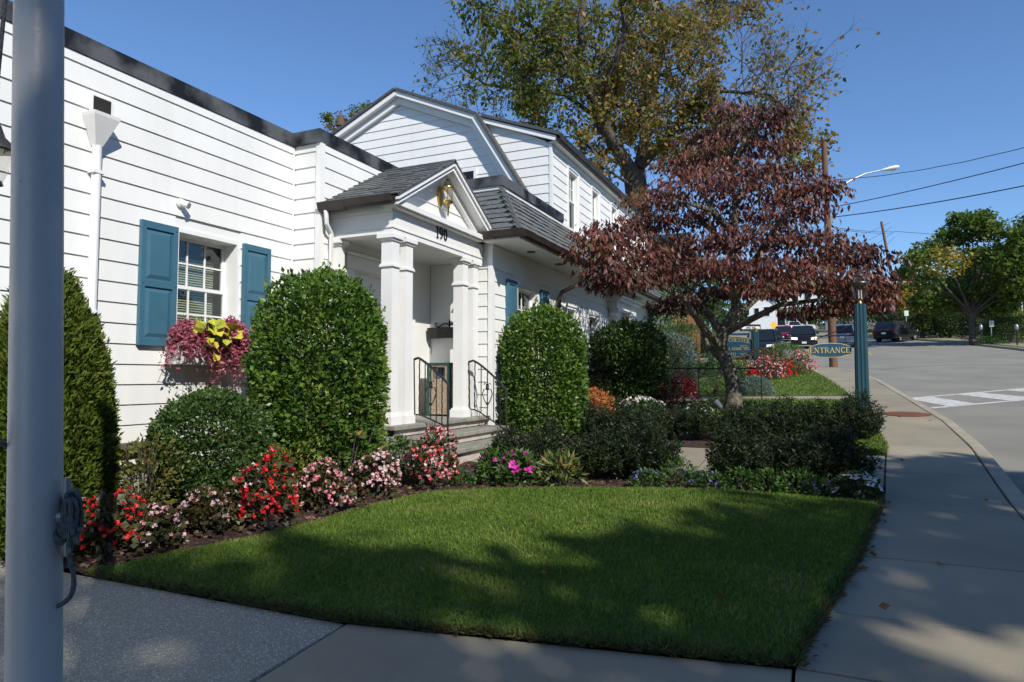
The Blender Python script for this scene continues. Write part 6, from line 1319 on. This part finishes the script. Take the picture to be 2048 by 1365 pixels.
plates = [(1462, 222, 42, 24, 0), (1540, 228, 34, 16, -.6), (1500, 262, 70, 26, -.3), (1410, 275, 46, 18, .5), (1450, 300, 90, 24, 0), (1545, 296, 50, 22, .7), (1360, 330, 60, 22, .6), (1450, 345, 95, 26, -.8), (1540, 350, 75, 26, .4), (1390, 375, 90, 30, -1.2), (1500, 385, 100, 30, -.6), (1600, 385, 70, 30, -1.2), (1640, 375, 36, 30, -1.4), (1600, 420, 60, 26, -1.5), (1310, 400, 70, 24, .8), (1340, 440, 90, 32, .9), (1440, 430, 80, 30, .9), (1540, 440, 90, 34, 1.0),
          (1290, 450, 60, 30, 1.2), (1220, 470, 54, 36, -1.9), (1190, 500, 46, 36, -2.0), (1260, 510, 70, 40, -1.4), (1330, 500, 70, 40, .3), (1240, 560, 54, 36, -1.9), (1310, 550, 60, 34, -1.6), (1370, 540, 60, 30, .8), (1420, 480, 60, 30, -1.0), (1500, 480, 70, 32, -1.3), (1570, 480, 70, 34, .6), (1640, 480, 50, 28, -1.5), (1430, 530, 60, 28, -1.7), (1500, 540, 80, 34, -1.6), (1580, 530, 80, 34, -1.0), (1660, 520, 70, 30, .2), (1700, 500, 40, 22, -.7), (1730, 520, 50, 30, -1.2), (1745, 560, 40, 34, -1.5), (1700, 570, 60, 34, -1.7), (1640, 570, 60, 32, .4), (1730, 605, 44, 26, -1.6), (1680, 615, 40, 20, -1.5), (1620, 620, 50, 22, -1.3), (1550, 580, 60, 28, .6), (1480, 580, 60, 24, 1.0), (1400, 590, 50, 26, .9), (1350, 610, 50, 30, .4), (1205, 545, 40, 26, -2.0), (1620, 555, 60, 30, -1.6), (1530, 575, 60, 24, -1.8), (1765, 590, 24, 28, -1.4)]
anch = [P_(*q) for l in limbs for q in l[1:]]
for (x, y, a, b, dd) in plates:
    c = P_(x, y, dd); ax, az = a*DD/FPX, b*DD/FPX; near = min(anch, key=lambda q: (q-c).length)
    dg.limb(bez(near, (near+c)/2+Zv*.15, c), lin(.028, .01, 6), 5)
    az *= .9; n = int(260*ax*max(az, .25)/.3*2.3)+120; nt = 9
    for k in range(nt):
        w = rr.uniform(0, 6.28); q = rr.uniform(.5, 1); e = c+Vector((ax*q*math.cos(w), max(ax, .5)*.8*q*math.sin(w), az*rr.uniform(-.5, .7))); dg.limb([c, (c+e)/2+Zv*.07, e], [.010, .007, .003], 3)
    hue = rr.uniform(.05, .6)
    for k in range(n):
        w = rr.uniform(0, 6.28); q = rr.random()**.55; z = rr.uniform(-1, 1)*math.sqrt(max(0, 1-q*q))*.9; cl2 = .12*rr.gauss(0, 1)
        if math.sin(w*3+x*.7)*math.cos(q*5+y)+.5*math.sin(w*7+z*3) < -.75: continue
        dg.H.append(hue+rr.uniform(-.12, .38))
        dg.P.append(c+Vector((ax*q*math.cos(w), max(ax, .5)*.8*q*math.sin(w), az*z+az*.25*(1-q)))+Vector((cl2, cl2*.3, 0))); dg.D.append((rr.gauss(0, .45)+.35*math.cos(w), rr.gauss(0, .45)+.35*math.sin(w), -1.0+rr.gauss(0, .3)))
dg.finish('dogwood', .12, .052, rv=np.array(dg.H))
# --- the great half-bare tree behind the house
EB = at(1275, 470, 36); EB.z = g(EB.y)-.2; ED = 36
el = Tree('elm_tree', 'huge half bare autumn elm towering behind the white house', EB)
E_ = lambda x, y, dd=0: at(x, y, ED+dd)
el.limb([EB, E_(1280, 470), E_(1275, 400), E_(1268, 345)], [.85, .68, .62, .6], 14, True)
mains = [([(1268, 350, 0), (1235, 300, -.5), (1205, 250, -1), (1190, 200, -1.2), (1165, 165, -1.5), (1148, 140, -1.5)], .40, .22), ([(1148, 142, -1.5), (1165, 90, -1.8), (1160, 40, -2), (1175, -40, -2)], .22, .13), ([(1150, 145, -1.5), (1110, 80, -2.5), (1040, 40, -3.5), (980, 20, -4)], .15, .05),
         ([(1278, 340, 0), (1290, 280, .6), (1285, 230, .8), (1310, 160, 1.0), (1328, 90, 1.2), (1330, 20, 1.2), (1290, -30, 1)], .34, .15), ([(1328, 90, 1.2), (1360, 40, 2), (1410, 0, 3)], .15, .08), ([(1285, 330, 0), (1340, 270, -1.5), (1380, 215, -2.5), (1405, 180, -3), (1430, 140, -3.4)], .26, .09), ([(1405, 180, -3), (1470, 185, -3.5), (1540, 190, -4), (1600, 240, -4.2)], .09, .03), ([(1200, 240, -1), (1130, 190, 1.5), (1040, 180, 3), (970, 170, 3.5), (920, 130, 3.8)], .14, .035),
         ([(1290, 290, .6), (1370, 300, 2), (1450, 290, 3), (1520, 260, 3.5)], .16, .05), ([(1270, 340, 0), (1200, 310, 1.2), (1140, 270, 1.8)], .14, .05), ([(1190, 200, -1.2), (1230, 130, -2.2), (1250, 60, -2.8), (1240, -20, -3)], .18, .09), ([(1310, 160, 1.0), (1270, 110, 2.2), (1250, 40, 3)], .14, .07), ([(1340, 270, -1.5), (1400, 290, -2.4), (1460, 330, -3)], .10, .04), ([(1275, 380, 0), (1230, 350, -1.5), (1200, 330, -2)], .10, .035)]
rr = random.Random(21); el.Pg = []; el.Dg = []
def elmleaf(dens, k=.5):
    def f(s, pts):
        for _ in range(dens):
            t = rr.random(); i = min(3, int(t*4)); q = pts[i].lerp(pts[i+1], t*4-i)+Vector((rr.gauss(0, .22), rr.gauss(0, .22), rr.gauss(-.1, .22)))
            tgt = (s.Pg, s.Dg) if rr.random() < k else (s.P, s.D); tgt[0].append(tuple(q)); tgt[1].append((rr.gauss(0, .7), rr.gauss(0, .7), -.6))
    return f
dens = [5, 7, 8, 6, 6, 6, 1, 2, 5, 3, 7, 6, 5, 4]; gk = [.55, .75, .85, .3, .2, .25, .1, .8, .35, .1, .5, .25, .3, .1]
for (pl_, r0, r1), dn, k in zip(mains, dens, gk):
    w = [E_(*q) for q in pl_]; el.limb(w, lin(r0, r1, len(w)), 9); L_ = sum((b-a).length for a, b in zip(w, w[1:])); nb = max(5, int(L_*1.7))
    for j in range(nb):
        t = (.22+.78*j/nb)*(len(w)-1); i = min(len(w)-2, int(t)); q = w[i].lerp(w[i+1], t-i); d = (w[i+1]-w[i]).normalized()
        d2 = (d*.5+Vector((rr.gauss(0, .8), rr.gauss(0, .8), rr.gauss(.15, .6)))).normalized(); el.grow(q, d2, rr.uniform(1.0, 2.0), .045, 2, rr, elmleaf(dn, k), .6, .08, 4)
# bare fans and clumps at the rim
for (x, y, dd, tx, ty, n, dn) in [(940, 140, 3.6, 890, 110, 9, 1), (950, 165, 3.6, 905, 210, 6, 1), (1560, 190, -4, 1610, 130, 8, 1), (1500, 180, -3.6, 1540, 90, 8, 1), (1585, 235, -4.2, 1615, 290, 6, 4), (1510, 262, 3.5, 1560, 235, 6, 3), (1570, 250, -4, 1600, 190, 6, 2), (1040, 190, 2, 1060, 240, 7, 12), (1090, 200, 1, 1085, 250, 6, 14), (1000, 60, -3.5, 1000, 130, 8, 16), (1060, 90, -3, 1050, 160, 8, 18), (1100, 60, -2.6, 1080, 130, 8, 18), (1000, 20, -4, 960, 10, 6, 12), (1240, 180, 0, 1240, 240, 8, 14), (1210, 120, -1, 1230, 180, 8, 16), (1380, 110, -2, 1420, 100, 8, 12), (1350, 200, -2, 1370, 250, 8, 14), (1420, 20, 3, 1480, 10, 8, 8), (1490, 15, 3, 1530, 5, 4, 3), (1450, 170, -3, 1450, 250, 7, 8)]:
    q, t = E_(x, y, dd), E_(tx, ty, dd)
    for j in range(n): el.grow(q+Vector((rr.gauss(0, .5), rr.gauss(0, .5), rr.gauss(0, .3))), (t-q).normalized()+Vector((rr.gauss(0, .45), rr.gauss(0, .45), rr.gauss(0, .4))), (t-q).length*rr.uniform(.7, 1.2)+.6, .03, 2 if dn < 5 else 1, rr, elmleaf(dn, .8 if x < 1150 else .2), .5, .04, 5)
for (x, y, q, k) in [(1010, 40, 60, .9), (1080, 60, 70, .85), (1000, 110, 45, .9), (1060, 140, 60, .85), (1120, 100, 60, .7), (1090, 205, 42, .85), (1050, 205, 32, .9), (1130, 35, 60, .8), (1180, 25, 50, .6), (1205, 110, 55, .4), (1235, 55, 60, .4), (1270, 150, 66, .2), (1240, 205, 58, .2), (1300, 220, 58, .15), (1255, 262, 46, .15), (1345, 170, 55, .25), (1330, 250, 55, .3), (1380, 130, 52, .3), (1370, 60, 58, .25), (1430, 40, 52, .2), (1300, 60, 58, .3), (1400, 205, 42, .3), (1430, 262, 36, .3), (1340, 312, 46, .35), (1390, 290, 42, .3), (1160, 262, 30, .2), (1210, 305, 36, .1), (1190, 345, 32, .1), (1590, 280, 26, .1), (1620, 325, 26, .1), (1560, 335, 34, .1), (1500, 20, 34, .1), (1290, 0, 60, .3), (1080, 0, 60, .8)]:
    c = E_(x, y, rr.uniform(-3.5, 3)); q *= ED/FPX
    for j in range(int(360*q)):
        d = Vector((rr.gauss(0, 1), rr.gauss(0, 1), rr.gauss(0, 1))).normalized()*q*rr.random()**.5; w = math.sin(d.x*4+x)*math.cos(d.z*3.5+y)+.6*math.sin(d.y*5)
        if w < -.35: continue
        tgt = (el.Pg, el.Dg) if rr.random() < k else (el.P, el.D); tgt[0].append(tuple(c+d)); tgt[1].append((rr.gauss(0, .7), rr.gauss(0, .7), -.6))
    for j in range(7): el.limb([c, c+Vector((rr.gauss(0, .5), rr.gauss(0, .5), rr.gauss(0, .5)))*q], [.03, .008], 3)
    nr = min([E_(*u) for l in mains for u in l[0]], key=lambda u: (u-c).length); el.limb(bez(nr, (nr+c)/2+Zv*.3, c), lin(.06, .025, 6), 4)
el.finish('elm', .24, .15)
leafobj('crown', np.array(el.Pg)-np.array(el.base), el.Dg, .24, .15, 'elm_green', el.o, .15, .35)
# --- generic leafy tree from clumps
def leafy(name, label, base, th, clumps, n, L, Wd, m, tr=.16, group=None, m2=None, k2=0, bark='bark', seed=1, ysel=None):
    t = Tree(name, label, base, group, bark); rr = random.Random(seed); B = Vector(base); F = B+Zv*th
    t.limb([B-Zv*.2, B+Zv*th*.5+Vector((rr.gauss(0, .08), 0, 0)), F], [tr*1.25, tr, tr*.85], 10, True); P2, D2 = [], []
    for i, (cx, cy, cz, r) in enumerate(clumps):
        c = Vector((cx, cy, cz)); mid = F.lerp(c, .5)+Zv*.1*r; t.limb([F-Zv*.1*(i % 4), mid, c], [tr*.55, tr*.3, tr*.1], 6)
        for k in range(5): e = c+Vector((rr.gauss(0, .5), rr.gauss(0, .5), rr.gauss(0, .4)))*r; t.limb([c, e], [tr*.1, tr*.03], 3)
        yellow = (ysel(c) if ysel else rr.random() < k2)
        for k in range(n):
            d = Vector((rr.gauss(0, 1), rr.gauss(0, 1), rr.gauss(0, 1))).normalized()*r*rr.random()**.45; d.z *= .7; d *= 1+.25*math.sin(d.x*5+i)*math.cos(d.y*4)
            tgt = (P2, D2) if yellow and rr.random() < .8 else (t.P, t.D); tgt[0].append(tuple(c+d)); tgt[1].append((rr.gauss(0, .8), rr.gauss(0, .8), rr.gauss(-.3, .5)))
    t.finish(m, L, Wd)
    if P2: leafobj('crown', np.array(P2)-np.array(B), D2, L, Wd, m2, t.o, .15, .35)
    return t
def crown(n, rx, ry, z0, z1, r, seed):
    rr = random.Random(seed); out = []
    while len(out) < n:
        a, b, c = rr.uniform(-1, 1), rr.uniform(-1, 1), rr.uniform(-1, 1)
        if a*a+b*b+c*c < 1: out.append((a*rx, b*ry, (z0+z1)/2+c*(z1-z0)/2, r*rr.uniform(.75, 1.2)))
    return out
def cl_px(lst, d, jit, seed):
    rr = random.Random(seed); out = []
    for x, y, r in lst:
        c = at(x, y, d+rr.uniform(-jit, jit)); out.append((c.x, c.y, c.z, r*d/FPX))
    return out
b = at(1945, 687, 47); b.z = g(b.y)
lc1 = cl_px([(1960, 440, 30), (1935, 470, 38), (1985, 460, 34), (1900, 475, 34), (1860, 500, 36), (1830, 520, 30), (1890, 520, 44), (1940, 520, 48), (1990, 510, 44), (2020, 540, 38), (1815, 545, 20), (1850, 560, 38), (1900, 570, 44), (1950, 570, 46), (2000, 575, 42), (2030, 590, 30), (1880, 610, 34), (1840, 600, 26), (1980, 610, 34), (2010, 610, 26), (1930, 600, 36), (2040, 560, 26), (2035, 470, 20), (1920, 440, 24)], 47, 2.6, 3)
leafy('locust_tree', 'green honey locust with yellow patches on the far sidewalk', b, at(1942, 625, 47).z-b.z, lc1, 620, .30, .15, 'locust', .19, 'street trees across the road', 'locust_y', 0, seed=4, ysel=lambda c: random.random() < .2 or c.x > 12.6 and c.z > 12)
b = at(1845, 680, 60); b.z = g(b.y)
leafy('locust_tree', 'yellowing honey locust behind the parked dark vehicle', b, 3.2, cl_px([(1815, 575, 24), (1840, 590, 28), (1800, 600, 22), (1830, 620, 28), (1865, 615, 28), (1850, 645, 22), (1790, 590, 18)], 60, 2, 8), 560, .32, .16, 'locust', .17, 'street trees across the road', 'locust_y', .75, seed=6)
b = at(1700, 660, 80); b.z = g(b.y)
for i, (px, d, s, lb) in enumerate([(1690, 84, 1.0, 'mid green tree behind the utility pole'), (1760, 82, 1.1, 'dark tree behind the parking meters'), (1655, 120, 1.3, 'distant tree where the road disappears'), (1830, 96, 1.0, 'dark tree beyond the pale gabled house')]):
    b = at(px, 660, d); b.z = g(b.y); rr = random.Random(i+40); h = (5.2 if i != 2 else 6)*s
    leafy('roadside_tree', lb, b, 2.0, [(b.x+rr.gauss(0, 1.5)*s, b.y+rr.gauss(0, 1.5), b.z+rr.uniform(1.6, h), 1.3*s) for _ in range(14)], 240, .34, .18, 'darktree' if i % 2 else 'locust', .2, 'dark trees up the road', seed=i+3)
for i, (px, py, d, n_, lb, mm) in enumerate([(1375, 600, 33, 15, 'green maple between the white house and the name sign', 'green'), (1330, 520, 40, 14, 'russet tree behind the far end of the white house', 'elm'), (1430, 560, 44, 14, 'dark green tree behind the dogwood crown', 'darktree')]):
    b = at(px, 690, d); b.z = g(b.y); rr = random.Random(i+70); c = at(px, py, d)
    leafy('garden_tree', lb, b, (c.z-b.z)*.45, [(c.x+rr.gauss(0, 1.1), c.y+rr.gauss(0, 1.0), c.z+rr.gauss(0, 1.2)-.3, 1.0) for _ in range(n_)], 230, .17, .10, mm, .15, 'trees behind the house', seed=i+9)
c = at(695, 245, 30); b = Vector((c.x, c.y, g(c.y)))
leafy('garden_tree', 'small green treetop showing behind the left slope of the gambrel roof', b, c.z-b.z-2.2, cl_px([(690, 240, 26), (665, 250, 24), (715, 225, 22), (735, 215, 16), (655, 235, 16), (705, 255, 26)], 30, .8, 5), 240, .12, .07, 'locust', .16, 'trees behind the house', 'elm', .3, seed=44)
b = Vector((13.2, 55.0, g(55.0)))
leafy('locust_tree', 'broad green tree behind the honey locust at the right edge', b, 3.0, [(b.x+a, b.y+c, b.z+z, q) for a, c, z, q in crown(20, 3.2, 3.0, 3.0, 8.4, 1.2, 61)], 300, .32, .17, 'locust', .2, 'street trees across the road', 'locust_y', .15, seed=62)
# dark undergrowth and hedges across the road
plant('round_bush', 'dark clipped round bush with pale top at the right edge', 'shrub', tuple(Vector((at(2020, 690, 47).x, at(2020, 690, 47).y, g(at(2020, 690, 47).y)))), 1.5, 1.3, 1.75, 'dome', 5200, .13, .06, 'box', thick=.3)
plant('golden_shrub', 'pale green bush rising behind the dark round bush', 'shrub', tuple(Vector((at(2022, 690, 50).x, at(2022, 690, 50).y, g(at(2022, 690, 50).y)))), 1.0, .9, 2.6, 'dome', 2600, .13, .06, 'lime', thick=.3)
plant('low_shrub', 'low light green shrub below the parking sign', 'shrub', tuple(Vector((at(1985, 692, 45.5).x, at(1985, 692, 45.5).y, g(at(1985, 692, 45.5).y)))), .9, .5, .5, 'mound', 1200, .12, .05, 'green', thick=.4)
for lb, px, d, w in (('long dark hedge behind the parked vehicle', 1790, 66, 5.0), ('dark hedge in the shade under the honey locust', 1890, 58, 4.2), ('tall dark hedge behind the parking sign', 1990, 56, 4.0)):
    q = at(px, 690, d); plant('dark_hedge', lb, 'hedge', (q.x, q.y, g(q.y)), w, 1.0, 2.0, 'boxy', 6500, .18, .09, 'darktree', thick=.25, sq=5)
# far wooded hill closing the road
hl_ = MB(); pts = [(-170+i*10, 190+18*math.sin(i*.7)) for i in range(36)]
hill = tag(sheet('hill', 'soil', lin(-170, 170, 40), lambda x: 150, lambda x: 300, 12, lambda x, y: g(150)-.3+(y-150)*.05+4*math.sin((y-150)/150*1.57)*(1+.3*math.sin(x*.05))), kind='structure')
n = 9000; X = rng.uniform(-150, 150, n); Y = rng.uniform(155, 200, n); Zz = g(150)+(Y-150)*.12+rng.uniform(0, 7, n)*(1+.35*np.sin(X*.12)*np.cos(X*.05))
tag(leafobj('far_wood', np.column_stack([X, Y, Zz]), rng.normal(size=(n, 3)), 1.6, 1.1, 'darktree', None, .2, .4), kind='stuff')
# --- the street trees across the road whose shade falls on the lawn (outside the frame)
def shade_tree(label, x, y, h0, clumps, seed, n=420):
    b = (x, y, g(y)); rr = random.Random(seed)
    def shades_house(a, c, z, r):         # the house front, the steps and the far half of the lawn lie in the sun
        k = g(y)+z-.45; X, Y = x+a-SUN_DIR.x/SUN_DIR.z*k, y+c-SUN_DIR.y/SUN_DIR.z*k; e = r*.75
        return (-4.4-e < X < -2.2+e and Y > 4.45-e) or (-6.2-e < X < -4.3+e and Y > 4.8-e) or (X < -6.2+e*.5 and Y > 3.8-e) or (X < -1.0+e and Y > 5.5-e) or Y > 10.2-e
    clumps = [q for q in clumps if not shades_house(*q)]
    leafy('street_tree', label, b, h0, [(x+a, y+c, g(y)+z, r) for a, c, z, r in clumps], n, .36, .26, 'locust', .32, 'street trees across the road', seed=seed)
rr = random.Random(99)
shade_tree('broad street tree across the road right of the view', 11.7, .6, 3.6, crown(46, 4.6, 4.6, 4.4, 12, 1.1, 5), 31, 330)
shade_tree('tall street tree across the road behind the viewer', 11.9, -7.4, 5.5, crown(64, 5.4, 4.4, 7, 16.5, 1.12, 8), 33, 280)
shade_tree('second street tree across the road behind the viewer', 12.3, -17.5, 4.5, crown(26, 4.6, 4.4, 5, 14, 1.3, 9), 35, 300)
